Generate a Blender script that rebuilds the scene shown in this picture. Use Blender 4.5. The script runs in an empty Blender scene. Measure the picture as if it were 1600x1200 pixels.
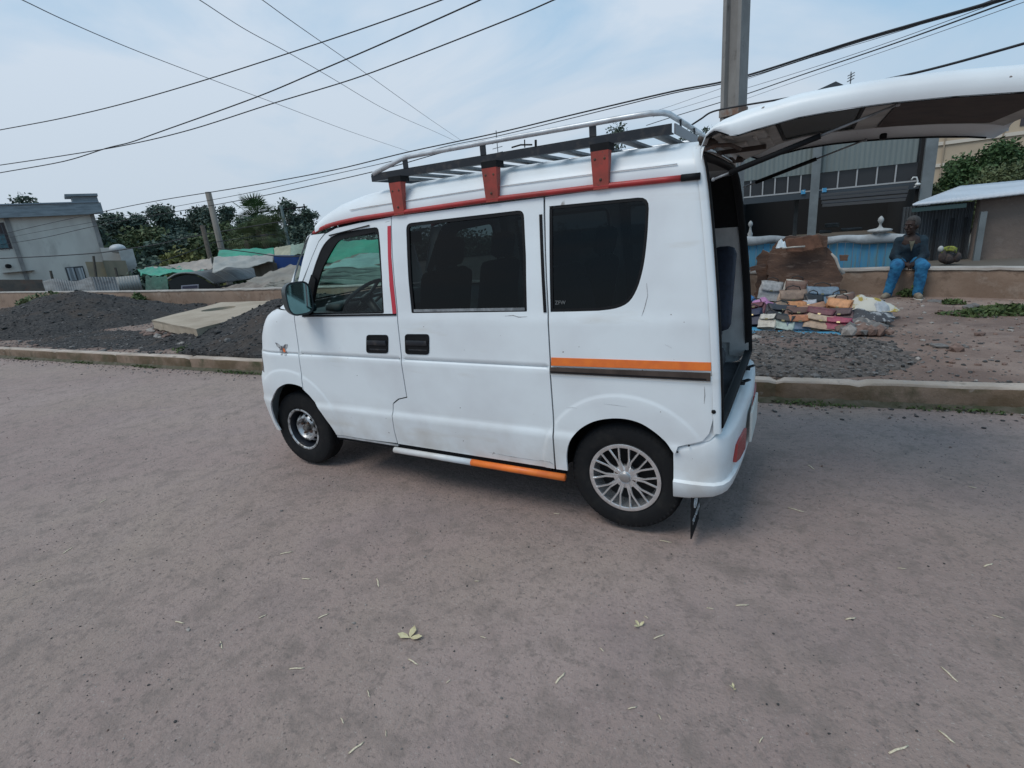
import bpy, bmesh, math, random
import numpy as np
from mathutils import Vector, Matrix, noise
from mathutils.geometry import delaunay_2d_cdt
R_ = math.radians
rnd = random.Random(7)
SC = bpy.context.scene
COL = SC.collection

# ------------------------------------------------------------------ camera
CP = np.array([3.61155, -2.2974, 1.55195]); YAW, PIT, ROL, FPX = -0.518746, 0.288042, -0.088458, 818.827
_f = np.array([math.sin(YAW)*math.cos(PIT), math.cos(YAW)*math.cos(PIT), -math.sin(PIT)])
_r = np.array([math.cos(YAW), -math.sin(YAW), 0.0]); _u = np.cross(_r, _f)
_r, _u = math.cos(ROL)*_r+math.sin(ROL)*_u, -math.sin(ROL)*_r+math.cos(ROL)*_u
cam = bpy.data.cameras.new('camera'); camo = bpy.data.objects.new('camera', cam); COL.objects.link(camo)
cam.sensor_fit = 'HORIZONTAL'; cam.sensor_width = 36.0; cam.lens = 36.0*FPX/1600.0
cam.clip_start = 0.05; cam.clip_end = 3000
m = Matrix(((_r[0], _u[0], -_f[0], CP[0]), (_r[1], _u[1], -_f[1], CP[1]), (_r[2], _u[2], -_f[2], CP[2]), (0, 0, 0, 1)))
camo.matrix_world = m; SC.camera = camo

# ------------------------------------------------------------------ sky, sun, exposure
SUN_EL, SUN_AZ = R_(58), R_(205)      # azimuth of the sun, from +Y clockwise
W = bpy.data.worlds.new('World'); SC.world = W; W.use_nodes = True
nt = W.node_tree; nt.nodes.clear()
out = nt.nodes.new('ShaderNodeOutputWorld'); bg = nt.nodes.new('ShaderNodeBackground')
sky = nt.nodes.new('ShaderNodeTexSky'); sky.sky_type = 'NISHITA'; sky.sun_disc = False
sky.sun_elevation = SUN_EL; sky.sun_rotation = SUN_AZ; sky.altitude = 2300; sky.dust_density = 1.5
tc = nt.nodes.new('ShaderNodeTexCoord'); mp = nt.nodes.new('ShaderNodeMapping'); mp.inputs['Scale'].default_value = (1.0, 1.0, 2.6)
n1 = nt.nodes.new('ShaderNodeTexNoise'); n1.inputs['Scale'].default_value = 1.7; n1.inputs['Detail'].default_value = 7; n1.inputs['Roughness'].default_value = 0.52
n1.inputs['Distortion'].default_value = 0.6
cr = nt.nodes.new('ShaderNodeValToRGB'); cr.color_ramp.elements[0].position = 0.43; cr.color_ramp.elements[0].color = (.05, .05, .05, 1)
cr.color_ramp.elements[1].position = 0.64; cr.color_ramp.elements[1].color = (.92, .92, .92, 1)
mx = nt.nodes.new('ShaderNodeMixRGB'); mx.inputs[2].default_value = (5.25, 5.95, 6.8, 1)
nt.links.new(tc.outputs['Generated'], mp.inputs[0]); nt.links.new(mp.outputs[0], n1.inputs[0]); nt.links.new(n1.outputs[0], cr.inputs[0])
mv = nt.nodes.new('ShaderNodeMixRGB'); mv.inputs[0].default_value = .80; mv.inputs[2].default_value = (2.75, 4.75, 6.6, 1)
sx = nt.nodes.new('ShaderNodeSeparateXYZ'); nt.links.new(tc.outputs['Generated'], sx.inputs[0])
dm = nt.nodes.new('ShaderNodeMath'); dm.operation = 'MULTIPLY_ADD'; dm.inputs[1].default_value = -.22; dm.inputs[2].default_value = -.06; nt.links.new(sx.outputs[0], dm.inputs[0])
da = nt.nodes.new('ShaderNodeMath'); da.operation = 'ADD'; nt.links.new(n1.outputs[0], da.inputs[0]); nt.links.new(dm.outputs[0], da.inputs[1]); nt.links.new(da.outputs[0], cr.inputs[0])
nt.links.new(sky.outputs[0], mv.inputs[1])
nt.links.new(cr.outputs[0], mx.inputs[0]); nt.links.new(mv.outputs[0], mx.inputs[1]); hz = nt.nodes.new('ShaderNodeMapRange'); hz.inputs[1].default_value = .0; hz.inputs[2].default_value = .30; hz.inputs[3].default_value = .75; hz.inputs[4].default_value = .0
nt.links.new(sx.outputs[2], hz.inputs[0]); mh = nt.nodes.new('ShaderNodeMixRGB'); mh.inputs[2].default_value = (4.15, 4.85, 5.55, 1)
nt.links.new(hz.outputs[0], mh.inputs[0]); nt.links.new(mx.outputs[0], mh.inputs[1]); nt.links.new(mh.outputs[0], bg.inputs[0])
bg.inputs[1].default_value = 0.115; nt.links.new(bg.outputs[0], out.inputs[0])
sl = bpy.data.lights.new('sun', 'SUN'); sl.energy = 1.45; sl.angle = R_(28); sl.color = (1, .96, .9)
so = bpy.data.objects.new('sun', sl); COL.objects.link(so)
sd = Vector((math.sin(SUN_AZ)*math.cos(SUN_EL), math.cos(SUN_AZ)*math.cos(SUN_EL), math.sin(SUN_EL)))
so.rotation_euler = sd.to_track_quat('Z', 'Y').to_euler(); so.location = (0, -10, 30)
SC.view_settings.view_transform = 'Standard'; SC.view_settings.look = 'None'; SC.view_settings.gamma = 1
SC.view_settings.use_curve_mapping = False; SC.view_settings.exposure = 0.10

# ------------------------------------------------------------------ where a sight line of the photo meets the place
def ray(x, y): return _f*FPX+_r*(x-800)-_u*(y-600)
def on_z(x, y, z=0.0): d = ray(x, y); return CP+(z-CP[2])/d[2]*d
def on_y(x, y, Y): d = ray(x, y); return CP+(Y-CP[1])/d[1]*d
def on_x(x, y, X): d = ray(x, y); return CP+(X-CP[0])/d[0]*d
def at(x, y, D): d = ray(x, y); return CP+D/math.hypot(d[0], d[1])*d       # at horizontal distance D

# ------------------------------------------------------------------ mesh helpers
class MB:
    def __init__(s): s.v = []; s.f = []
    def add(s, vs, fs, M=None):
        o = len(s.v)
        if M is not None: vs = [tuple(M @ Vector(v)) for v in vs]
        s.v += [tuple(float(c) for c in v) for v in vs]; s.f += [tuple(i+o for i in f) for f in fs]; return s
    def box(s, c, d, M=None, rz=0.0, b=0.0):
        x, y, z = [q/2 for q in d]
        if b <= 0:
            vs = [(-x,-y,-z),(x,-y,-z),(x,y,-z),(-x,y,-z),(-x,-y,z),(x,-y,z),(x,y,z),(-x,y,z)]
            fs = [(0,3,2,1),(4,5,6,7),(0,1,5,4),(1,2,6,5),(2,3,7,6),(3,0,4,7)]
        else:
            bm = bmesh.new(); bmesh.ops.create_cube(bm, size=1)
            for v in bm.verts: v.co = Vector((v.co.x*d[0], v.co.y*d[1], v.co.z*d[2]))
            bmesh.ops.bevel(bm, geom=list(bm.edges), offset=min(b, min(d)*.49), segments=2, affect='EDGES', profile=.5)
            bm.verts.index_update(); vs = [tuple(v.co) for v in bm.verts]; fs = [tuple(v.index for v in f.verts) for f in bm.faces]; bm.free()
        T = Matrix.Translation(Vector(c)) @ Matrix.Rotation(rz, 4, 'Z')
        if M is not None: T = M @ T
        return s.add(vs, fs, T)
    def tube(s, pts, r, n=8, closed=False, caps=True, M=None):
        pts = [Vector(p) for p in pts]; rs = r if isinstance(r, (list, tuple)) else [r]*len(pts)
        vs = []; fs = []; k = len(pts); up = None
        for i, p in enumerate(pts):
            a = pts[(i-1) % k] if (closed or i > 0) else p; b = pts[(i+1) % k] if (closed or i < k-1) else p
            t = (b-a).normalized()
            if up is None: up = Vector((0, 0, 1)) if abs(t.z) < .9 else Vector((1, 0, 0))
            e1 = t.cross(up)
            if e1.length < 1e-5: e1 = t.orthogonal()
            e1.normalize(); e2 = e1.cross(t).normalized(); up = e2
            for j in range(n):
                w = 2*math.pi*j/n; vs.append(p+(e1*math.cos(w)+e2*math.sin(w))*rs[i])
        for i in range(k if closed else k-1):
            for j in range(n):
                a = i*n+j; b = i*n+(j+1) % n; c = ((i+1) % k)*n+(j+1) % n; d = ((i+1) % k)*n+j
                fs.append((a, b, c, d))
        if caps and not closed: fs.append(tuple(range(n))[::-1]); fs.append(tuple((k-1)*n+j for j in range(n)))
        return s.add(vs, fs, M)
    def lathe(s, prof, n=40, M=None, closed=False):   # profile (radius, height) about local Z
        vs = []; fs = []; k = len(prof)
        for i in range(n):
            w = 2*math.pi*i/n
            for r, h in prof: vs.append((r*math.cos(w), r*math.sin(w), h))
        for i in range(n):
            for j in range(k if closed else k-1):
                a = i*k+j; b = i*k+(j+1) % k; c = ((i+1) % n)*k+(j+1) % k; d = ((i+1) % n)*k+j
                fs.append((a, d, c, b))
        return s.add(vs, fs, M)
    def prism(s, poly, h0, h1, M=None):              # polygon in local XY between two heights
        n = len(poly); vs = [(x, y, h0) for x, y in poly]+[(x, y, h1) for x, y in poly]
        fs = [tuple(range(n))[::-1], tuple(range(n, 2*n))]+[(i, (i+1) % n, (i+1) % n+n, i+n) for i in range(n)]
        return s.add(vs, fs, M)
    def grid(s, fn, nu, nv, M=None):
        vs = [fn(i/nu, j/nv) for i in range(nu+1) for j in range(nv+1)]
        fs = [(i*(nv+1)+j, (i+1)*(nv+1)+j, (i+1)*(nv+1)+j+1, i*(nv+1)+j+1) for i in range(nu) for j in range(nv)]
        return s.add(vs, fs, M)
    def ball(s, c, r, n=10, M=None):
        r = r if isinstance(r, (tuple, list)) else (r, r, r); bm = bmesh.new(); bmesh.ops.create_uvsphere(bm, u_segments=n*2, v_segments=n, radius=1)
        bm.verts.index_update(); vs = [(c[0]+v.co.x*r[0], c[1]+v.co.y*r[1], c[2]+v.co.z*r[2]) for v in bm.verts]; fs = [tuple(v.index for v in f.verts) for f in bm.faces]; bm.free()
        return s.add(vs, fs, M)
    def cap(s, a, b, ra, rb, n=12):                  # tapered capsule
        a = Vector(a); b = Vector(b); L = (b-a).length; t = (b-a).normalized()
        pts = []; rs = []
        for k in range(5): w = math.pi/2*(1-k/4); pts.append(a-t*ra*math.sin(w)); rs.append(max(ra*math.cos(w), 1e-4))
        for k in range(5): w = math.pi/2*(k/4); pts.append(b+t*rb*math.sin(w)); rs.append(max(rb*math.cos(w), 1e-4))
        return s.tube(pts, rs, n)
    def build(s, name, mat, parent=None, smooth=False, sharp=None):
        me = bpy.data.meshes.new(name); me.from_pydata(s.v, [], s.f); me.update()
        o = bpy.data.objects.new(name, me); COL.objects.link(o)
        for mm in (mat if isinstance(mat, list) else [mat]): me.materials.append(mm)
        if smooth:
            me.polygons.foreach_set('use_smooth', [True]*len(me.polygons))
            if sharp:
                try: me.set_sharp_from_angle(angle=R_(sharp))
                except Exception: pass
        if parent: parent_to(o, parent)
        return o
def world_of(o):
    M = Matrix.Translation(o.location) @ o.rotation_euler.to_matrix().to_4x4()
    if o.parent: M = world_of(o.parent) @ o.matrix_parent_inverse @ M
    return M
def parent_to(o, p):
    o.parent = p; o.matrix_parent_inverse = world_of(p).inverted()
def tag(o, label=None, cat=None, group=None, kind=None):
    if label: o['label'] = label
    if cat: o['category'] = cat
    if group: o['group'] = group
    if kind: o['kind'] = kind
    return o
def thing(name, label, cat, loc=(0, 0, 0), group=None):
    o = bpy.data.objects.new(name, None); COL.objects.link(o); o.location = [float(c) for c in loc]; o.empty_display_size = .1
    return tag(o, label, cat, group)
def modi(o, kind, **k):
    md = o.modifiers.new(kind.lower(), kind)
    for a, b in k.items(): setattr(md, a, b)
    return md

# ------------------------------------------------------------------ materials
def mat(name, col, rough=.6, metal=0.0, var=.0, scale=8.0, bump=0.0, bscale=60.0, col2=None, coat=0.0, spec=None, detail=6, stretch=None, pos=(.4, .65), double=None):
    M = bpy.data.materials.new(name); M.use_nodes = True; t = M.node_tree; p = t.nodes['Principled BSDF']
    p.inputs['Roughness'].default_value = rough; p.inputs['Metallic'].default_value = metal; p.inputs['Base Color'].default_value = (*col, 1)
    if coat: p.inputs['Coat Weight'].default_value = coat; p.inputs['Coat Roughness'].default_value = .08
    if spec is not None: p.inputs['Specular IOR Level'].default_value = spec
    tc = t.nodes.new('ShaderNodeTexCoord'); src = tc.outputs['Object']
    if stretch:
        mp = t.nodes.new('ShaderNodeMapping'); mp.inputs['Scale'].default_value = stretch; t.links.new(src, mp.inputs[0]); src = mp.outputs[0]
    last = None
    if col2 is not None or var:
        c2 = col2 if col2 is not None else tuple(c*(1-var) for c in col)
        n = t.nodes.new('ShaderNodeTexNoise'); n.inputs['Scale'].default_value = scale; n.inputs['Detail'].default_value = detail; n.inputs['Roughness'].default_value = .62
        r = t.nodes.new('ShaderNodeValToRGB'); r.color_ramp.elements[0].position = pos[0]; r.color_ramp.elements[1].position = pos[1]
        r.color_ramp.elements[0].color = (*col, 1); r.color_ramp.elements[1].color = (*c2, 1)
        t.links.new(src, n.inputs[0]); t.links.new(n.outputs[0], r.inputs[0]); last = r.outputs[0]
        if double:      # second, finer layer: (colour, scale, lo, hi)
            for (dc, ds, lo, hi) in double:
                n2 = t.nodes.new('ShaderNodeTexNoise'); n2.inputs['Scale'].default_value = ds; n2.inputs['Detail'].default_value = 5; n2.inputs['Roughness'].default_value = .65
                r2 = t.nodes.new('ShaderNodeValToRGB'); r2.color_ramp.elements[0].position = lo; r2.color_ramp.elements[1].position = hi
                r2.color_ramp.elements[0].color = (0, 0, 0, 1); r2.color_ramp.elements[1].color = (1, 1, 1, 1)
                mx = t.nodes.new('ShaderNodeMixRGB'); mx.inputs[2].default_value = (*dc, 1)
                t.links.new(src, n2.inputs[0]); t.links.new(n2.outputs[0], r2.inputs[0]); t.links.new(r2.outputs[0], mx.inputs[0]); t.links.new(last, mx.inputs[1]); last = mx.outputs[0]
        t.links.new(last, p.inputs['Base Color'])
    if bump:
        n = t.nodes.new('ShaderNodeTexNoise'); n.inputs['Scale'].default_value = bscale; n.inputs['Detail'].default_value = 5; n.inputs['Roughness'].default_value = .7
        b = t.nodes.new('ShaderNodeBump'); b.inputs['Strength'].default_value = 1; b.inputs['Distance'].default_value = bump
        t.links.new(src, n.inputs[0]); t.links.new(n.outputs[0], b.inputs['Height']); t.links.new(b.outputs[0], p.inputs['Normal'])
    return M
def glass(name, tint, gl=.9):
    M = bpy.data.materials.new(name); M.use_nodes = True; t = M.node_tree; t.nodes.clear()
    gc = gl; o = t.nodes.new('ShaderNodeOutputMaterial'); mx = t.nodes.new('ShaderNodeMixShader'); a = t.nodes.new('ShaderNodeBsdfTransparent'); g = t.nodes.new('ShaderNodeBsdfGlossy')
    a.inputs[0].default_value = (*tint, 1); g.inputs['Roughness'].default_value = .02; g.inputs[0].default_value = (gc, gc, gc, 1)
    fr = t.nodes.new('ShaderNodeFresnel'); fr.inputs[0].default_value = 1.45
    t.links.new(fr.outputs[0], mx.inputs[0]); t.links.new(a.outputs[0], mx.inputs[1]); t.links.new(g.outputs[0], mx.inputs[2]); t.links.new(mx.outputs[0], o.inputs[0])
    return M
def paint_white():
    M = bpy.data.materials.new('white van paint'); M.use_nodes = True; t = M.node_tree; p = t.nodes['Principled BSDF']
    p.inputs['Roughness'].default_value = .42; p.inputs['Coat Weight'].default_value = .10; p.inputs['Coat Roughness'].default_value = .12
    tc = t.nodes.new('ShaderNodeTexCoord'); L = t.links
    def noise_(sc, det, lo, hi, st=None):
        src = tc.outputs['Object']
        if st: mp = t.nodes.new('ShaderNodeMapping'); mp.inputs['Scale'].default_value = st; L.new(src, mp.inputs[0]); src = mp.outputs[0]
        n = t.nodes.new('ShaderNodeTexNoise'); n.inputs['Scale'].default_value = sc; n.inputs['Detail'].default_value = det; L.new(src, n.inputs[0])
        r = t.nodes.new('ShaderNodeValToRGB'); r.color_ramp.elements[0].position = lo; r.color_ramp.elements[1].position = hi
        r.color_ramp.elements[0].color = (0, 0, 0, 1); r.color_ramp.elements[1].color = (1, 1, 1, 1); L.new(n.outputs[0], r.inputs[0]); return r.outputs[0]
    last = None
    def mix(fac, c):
        nonlocal last
        m_ = t.nodes.new('ShaderNodeMixRGB'); L.new(fac, m_.inputs[0]); m_.inputs[2].default_value = (*c, 1)
        if last is None: m_.inputs[1].default_value = (.77, .80, .81, 1)
        else: L.new(last, m_.inputs[1])
        last = m_.outputs[0]
    mix(noise_(2.2, 5, .42, .72), (.66, .67, .68))
    mix(noise_(1.3, 8, .60, .78, (1, 1, 5)), (.60, .57, .52))
    # road dust low down on the body
    sp = t.nodes.new('ShaderNodeSeparateXYZ'); geo = t.nodes.new('ShaderNodeNewGeometry'); L.new(geo.outputs['Position'], sp.inputs[0])
    mr = t.nodes.new('ShaderNodeMapRange'); mr.inputs[1].default_value = .62; mr.inputs[2].default_value = .25; mr.inputs[3].default_value = 0; mr.inputs[4].default_value = .8
    L.new(sp.outputs[2], mr.inputs[0]); mm = t.nodes.new('ShaderNodeMath'); mm.operation = 'MULTIPLY'; L.new(mr.outputs[0], mm.inputs[0]); L.new(noise_(5, 8, .35, .7), mm.inputs[1])
    mix(mm.outputs[0], (.44, .39, .34))
    mix(noise_(34, 2, .765, .775), (.16, .12, .10))     # chips
    mix(noise_(9, 3, .745, .76, (1, 1, .18)), (.30, .28, .26))   # thin runs
    L.new(last, p.inputs['Base Color'])
    n = t.nodes.new('ShaderNodeTexNoise'); n.inputs['Scale'].default_value = 3.0; n.inputs['Detail'].default_value = 2; L.new(tc.outputs['Object'], n.inputs[0])
    b = t.nodes.new('ShaderNodeBump'); b.inputs['Distance'].default_value = .006; b.inputs['Strength'].default_value = .5; L.new(n.outputs[0], b.inputs['Height']); L.new(b.outputs[0], p.inputs['Normal'])
    return M
WHITE = paint_white()
DARK = mat('dark trim', (.010, .010, .011), .6, var=.4, scale=20, spec=.2)
RUBBER = mat('black rubber', (.008, .008, .009), .65, spec=.2)
TYRE = mat('tyre rubber', (.012, .012, .013), .8, col2=(.026, .024, .022), scale=14, bump=.0006, bscale=90, spec=.2, pos=(.5, .8))
RED = mat('red paint', (.42, .03, .03), .45, col2=(.30, .03, .025), scale=12, double=[((.62, .5, .46), 60, .70, .74)])
REDBR = mat('faded red bracket paint', (.36, .05, .035), .55, col2=(.24, .045, .03), scale=18, double=[((.10, .05, .04), 40, .62, .70)])
ORANGE = mat('orange reflective tape', (.85, .20, .03), .4, col2=(.72, .15, .03), scale=14)
GREYM = mat('grey painted metal', (.30, .31, .32), .5, .3, var=.5, scale=20)
SILV = mat('silver tube', (.58, .60, .62), .38, .35, col2=(.42, .43, .44), scale=14)
BLKM = mat('black painted steel', (.010, .012, .017), .45, col2=(.06, .05, .045), scale=22, pos=(.5, .75))
CHROME = mat('alloy', (.86, .87, .88), .2, .85, var=.2, scale=20)
STEELW = mat('steel wheel', (.52, .53, .54), .38, .6, col2=(.10, .095, .09), scale=15, pos=(.48, .60))
RUST = mat('rusty iron', (.13, .06, .035), .8, col2=(.05, .03, .025), scale=30)
GL_CLEAR = glass('clear green glass', (.72, .86, .82), .6)
GL_TINT = glass('dark tinted glass', (.080, .095, .10), .5)
NAVY = mat('dark blue seat fabric', (.022, .030, .052), .75, var=.4, scale=30, bump=.001, bscale=200)
BLACKF = mat('black seat fabric', (.012, .012, .013), .85)
TRIM = mat('light grey inner trim', (.62, .63, .62), .6, var=.25, scale=6)
BEIGE = mat('light beige painted metal', (.42, .40, .37), .55, var=.3, scale=6)
BROWNT = mat('dark brown trim board', (.055, .035, .028), .7, var=.5, scale=12)

# ==================================================================== THE VAN
van = thing('minivan', 'white minivan with an open tailgate and a roof rack, parked along the kerb', 'van', (1.7, .74, 0))
WID = 1.475
def S(z): return float(np.interp(z, [.2, .35, .5, .53, .855, .863, .868, .874, .90, 1.1, 1.14, 1.3, 1.45, 1.6, 1.70, 1.8], [.03, .012, .0, .01, .001, .004, .020, .009, .011, .018, .026, .042, .062, .085, .105, .13]))
def Rr(z): return float(np.interp(z, [.55, .7, .85, 1.0, 1.24, 1.45, 1.62, 1.72, 1.80], [3.335, 3.33, 3.322, 3.312, 3.292, 3.268, 3.245, 3.228, 3.205]))
def Ff(z): return float(np.interp(z, [.2, .3, .45, .6, .66, .70, .75, .88, .96, 1.04, 1.10, 1.13, 1.155, 1.18, 1.33, 1.458, 1.587, 1.66, 1.72], [.09, .065, .045, .048, .06, .085, .105, .135, .158, .200, .248, .29, .36, .44, .56, .66, .765, .84, .92]))
XF, XR, RW = .492, 2.878, .292
def sm(a, b, t): t = max(0, min(1, (t-a)/(b-a))); return t*t*(3-2*t)
def bulge(x, z):
    b = 0
    for cx in (XF+.01, XR+.01):
        d = math.hypot(x-cx, z-.305); b = max(b, 1-sm(.443, .455, d)-2.6*math.exp(-((d-.4485)/.0055)**2))
    return .0045*b*(1 if z > .3 else 1)
def side_y(x, z):
    y = S(z)-bulge(x, z)
    r = Rr(z); 
    if x > r-.06: y += .02*sm(r-.06, r+.005, x)**2
    return y
def mapside(x, z, far=False):
    y = side_y(x, z)
    return (x, WID-y if far else y, z)
def nose(u, z, far=False):          # u = distance behind the front face along the unrolled body; negative runs across the face
    F = Ff(z); rc = .30 if z < 1.17 else float(np.interp(z, [1.17, 1.7], [.30, .16])); ry = .20 if z < 1.17 else float(np.interp(z, [1.17, 1.7], [.20, .10]))
    s = S(z)
    if u >= rc: x = F+u; y = s-bulge(x, z)
    elif u >= 0:
        ph = (u/rc)*math.pi/2; x = F+rc*(1-math.cos(ph)) if True else 0; y = s+ry*(1-math.sin(ph))
        # blend so that x stays monotone and meets F+u at rc
        y -= bulge(x, z)*sm(.0, .18, u)
    else:
        x = F-.02*sm(0, .5, -u); y = s+ry-u
    return (x, WID-y if far else y, z)
def x2u(x, z):
    F = Ff(z); rc = .30
    return x-F if x >= F+rc else rc*2/math.pi*math.acos(max(-1, min(1, 1-(x-F)/rc)))
def pip(P, poly):
    x, y = P[:, 0], P[:, 1]; ins = np.zeros(len(P), bool); n = len(poly)
    for i in range(n):
        x1, y1 = poly[i]; x2, y2 = poly[(i+1) % n]
        if y1 == y2: continue
        c = ((y1 > y) != (y2 > y)) & (x < (x2-x1)*(y-y1)/(y2-y1)+x1); ins ^= c
    return ins
def pdist(P, poly):
    d = np.full(len(P), 1e9); n = len(poly)
    for i in range(n):
        a = np.array(poly[i]); b = np.array(poly[(i+1) % n]); ab = b-a; L = ab@ab
        t = np.clip(((P-a)@ab)/max(L, 1e-12), 0, 1); q = a+t[:, None]*ab; d = np.minimum(d, np.hypot(*(P-q).T))
    return d
def resample(poly, step):
    o = []; n = len(poly)
    for i in range(n):
        a = np.array(poly[i], float); b = np.array(poly[(i+1) % n], float); k = max(1, int(math.ceil(np.hypot(*(b-a))/step)))
        for j in range(k): o.append(tuple(a+(b-a)*j/k))
    return o
def rounded(poly, r, n=4):           # round the corners of a polygon; r a number or one per corner
    o = []; k = len(poly)
    for i in range(k):
        rr = r[i] if isinstance(r, (list, tuple)) else r
        p = Vector(poly[i]); a = Vector(poly[i-1])-p; b = Vector(poly[(i+1) % k])-p
        if rr <= 0: o.append(tuple(p)); continue
        q = min(rr, a.length*.48, b.length*.48); A = p+a.normalized()*q; B = p+b.normalized()*q
        for j in range(n+1): t = j/n; o.append(tuple((1-t)**2*A+2*t*(1-t)*p+t*t*B))
    return o
def inset(poly, d):
    n = len(poly); P = [Vector(p) for p in poly]; area = sum(P[i].x*P[(i+1) % n].y-P[(i+1) % n].x*P[i].y for i in range(n)); sg = 1 if area > 0 else -1; o = []
    for i in range(n):
        a = (P[i]-P[i-1]).normalized(); b = (P[(i+1) % n]-P[i]).normalized(); na = Vector((-a.y, a.x))*sg; nb = Vector((-b.y, b.x))*sg
        m_ = (na+nb); m_ = m_/max(m_.length, 1e-6); c = max(.5, m_.dot(na)); o.append(tuple(P[i]+m_*(d/c)))
    return o
def panel(name, outline, holes, fn, material, parent, step=.03, flange=.012, hflange=.02, off=0.0, far=False, smooth=True, warp=None):
    """sheet over the body surface: outline with holes, edges turned inward"""
    ol = resample(outline, step); hs = [resample(h, step) for h in holes]
    pts = [Vector(p) for p in ol]; edges = []; n0 = 0
    edges += [(i, (i+1) % len(ol)) for i in range(len(ol))]; n0 = len(ol)
    for h in hs:
        pts += [Vector(p) for p in h]; edges += [(n0+i, n0+(i+1) % len(h)) for i in range(len(h))]; n0 += len(h)
    A = np.array(ol); xs = np.arange(A[:, 0].min(), A[:, 0].max(), step); zs = np.arange(A[:, 1].min(), A[:, 1].max(), step)
    if fn is mapside or fn is nose: kz = [.499,.514,.530,.855,.863,.868,.874,.895]; zs = np.array(sorted([z for z in zs if min(abs(z-k_) for k_ in kz) > .006]+[z for z in kz if A[:, 1].min() < z < A[:, 1].max()]))
    G = np.array([(x, z) for x in xs for z in zs])
    if len(G):
        if fn is mapside or fn is nose:
            ex = []
            for cx in (XF+.01, XR+.01):
                for a_ in np.linspace(-.3, math.pi+.3, 90):
                    for r_ in (.432, .440, .4485, .457, .465):
                        x_, z_ = cx+r_*math.cos(a_), .305+r_*math.sin(a_)
                        if fn is mapside: ex.append((x_, z_))
                        elif x_ > Ff(z_): ex.append((x2u(x_, z_), z_))
            dd = np.abs(np.array([[math.hypot((p[0] if fn is mapside else p[0]+Ff(p[1]))-cx, p[1]-.305) for cx in (XF+.01, XR+.01)] for p in G])-.4485).min(1)
            G = np.concatenate([G[dd > .022], np.array(ex)])
        k = pip(G, ol) & (pdist(G, ol) > step*.35)
        for h in hs: k &= ~pip(G, h) & (pdist(G, h) > step*.45)
        pts += [Vector(p) for p in G[k]]
    vo, eo, fo, *_ = delaunay_2d_cdt(pts, edges, [], 0, 1e-6)
    V = np.array([tuple(v) for v in vo]); C = np.array([V[list(f)].mean(0) for f in fo])
    k = pip(C, ol)
    for h in hs: k &= ~pip(C, h)
    def ar_(f): a, b, c_ = (V[i] for i in f[:3]); return abs((b[0]-a[0])*(c_[1]-a[1])-(b[1]-a[1])*(c_[0]-a[0]))*.5
    k &= np.array([ar_(f) > 2e-7 for f in fo])
    sg = -1 if far else 1
    def f3(p, dep=0.0):
        q = fn(p[0], p[1], far); q = (q[0], q[1]+sg*(off+dep), q[2]); return q
    mb = MB(); mb.add([f3(v) for v in V], [tuple(f) for f, kk in zip(fo, k) if kk])
    for lp, fl in [(ol, flange)]+[(h, hflange) for h in hs]:
        if fl <= 0: continue
        n = len(lp); vs = [f3(p) for p in lp]+[f3(p, fl) for p in lp]
        mb.add(vs, [(i, (i+1) % n, (i+1) % n+n, i+n) for i in range(n)])
    return mb.build(name, material, parent, smooth=smooth)

# outlines, in metres along the body and above the road
archF = [(.25,.245),(.235,.33),(.255,.45),(.32,.56),(.40,.62),(.49,.645),(.59,.638),(.655,.615),(.70,.58),(.765,.506),(.82,.42),(.858,.36),(.88,.31)]
archR = [(2.582,.30),(2.586,.40),(2.61,.48),(2.665,.55),(2.74,.60),(2.82,.625),(2.90,.632),(2.976,.618),(3.04,.582),(3.095,.535),(3.138,.48)]
def catmull(P, k=4):
    P = [np.array(p) for p in P]; o = []
    for i in range(len(P)-1):
        a = P[max(i-1, 0)]; b = P[i]; c = P[i+1]; d = P[min(i+2, len(P)-1)]
        for j in range(k): t = j/k; o.append(tuple(.5*((2*b)+(c-a)*t+(2*a-5*b+4*c-d)*t*t+(3*b-a-3*c+d)*t**3)))
    return o+[tuple(P[-1])]
g = .003
door_f = [(.656+g,.615),(.682+g,.839),(.690+g,1.011),(.695+g,1.150),(.752,1.245),(.832,1.366),(.910,1.480),(.980,1.572),(1.04,1.614),(1.131,1.640),(1.313,1.655),(1.560,1.668),(1.558,1.459),(1.566,1.155),(1.560,.836),(1.558,.636),(1.489,.618),(1.441,.585),(1.423,.502),(1.415,.404),(1.418,.312),(1.16,.306)]+catmull([(.885,.308),(.862,.36),(.822,.42),(.767,.506),(.703,.58)],3)[:-1]+[(.703,.58)]
win_f = rounded([(.775,1.129),(.818,1.222),(.871,1.337),(.938,1.452),(1.003,1.544),(1.074,1.592),(1.156,1.612),(1.312,1.620),(1.468,1.624),(1.475,1.50),(1.475,1.356),(1.467,1.137)], [.01,.02,.05,.05,.05,.06,.06,.05,.03,.02,.02,.012], 3)
glass_f = rounded([(.855,1.14),(.909,1.277),(.985,1.411),(1.075,1.510),(1.141,1.572),(1.455,1.598),(1.462,1.356),(1.454,1.148)], [.01,.05,.05,.05,.04,.03,.02,.01], 3)
slide = [(1.566,1.670),(1.564,1.459),(1.573,1.155),(1.567,.836),(1.565,.630),(1.495,.612),(1.447,.580),(1.429,.502),(1.421,.404),(1.424,.309),(1.95,.306),(2.507,.303),(2.519,.608),(2.521,.88),(2.520,1.137),(2.511,1.41),(2.503,1.678)]
win_s = rounded([(1.668,1.626),(2.400,1.632),(2.410,1.416),(2.408,1.146),(1.672,1.139),(1.666,1.349)], [.035,.035,.02,.008,.008,.02], 4)
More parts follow.
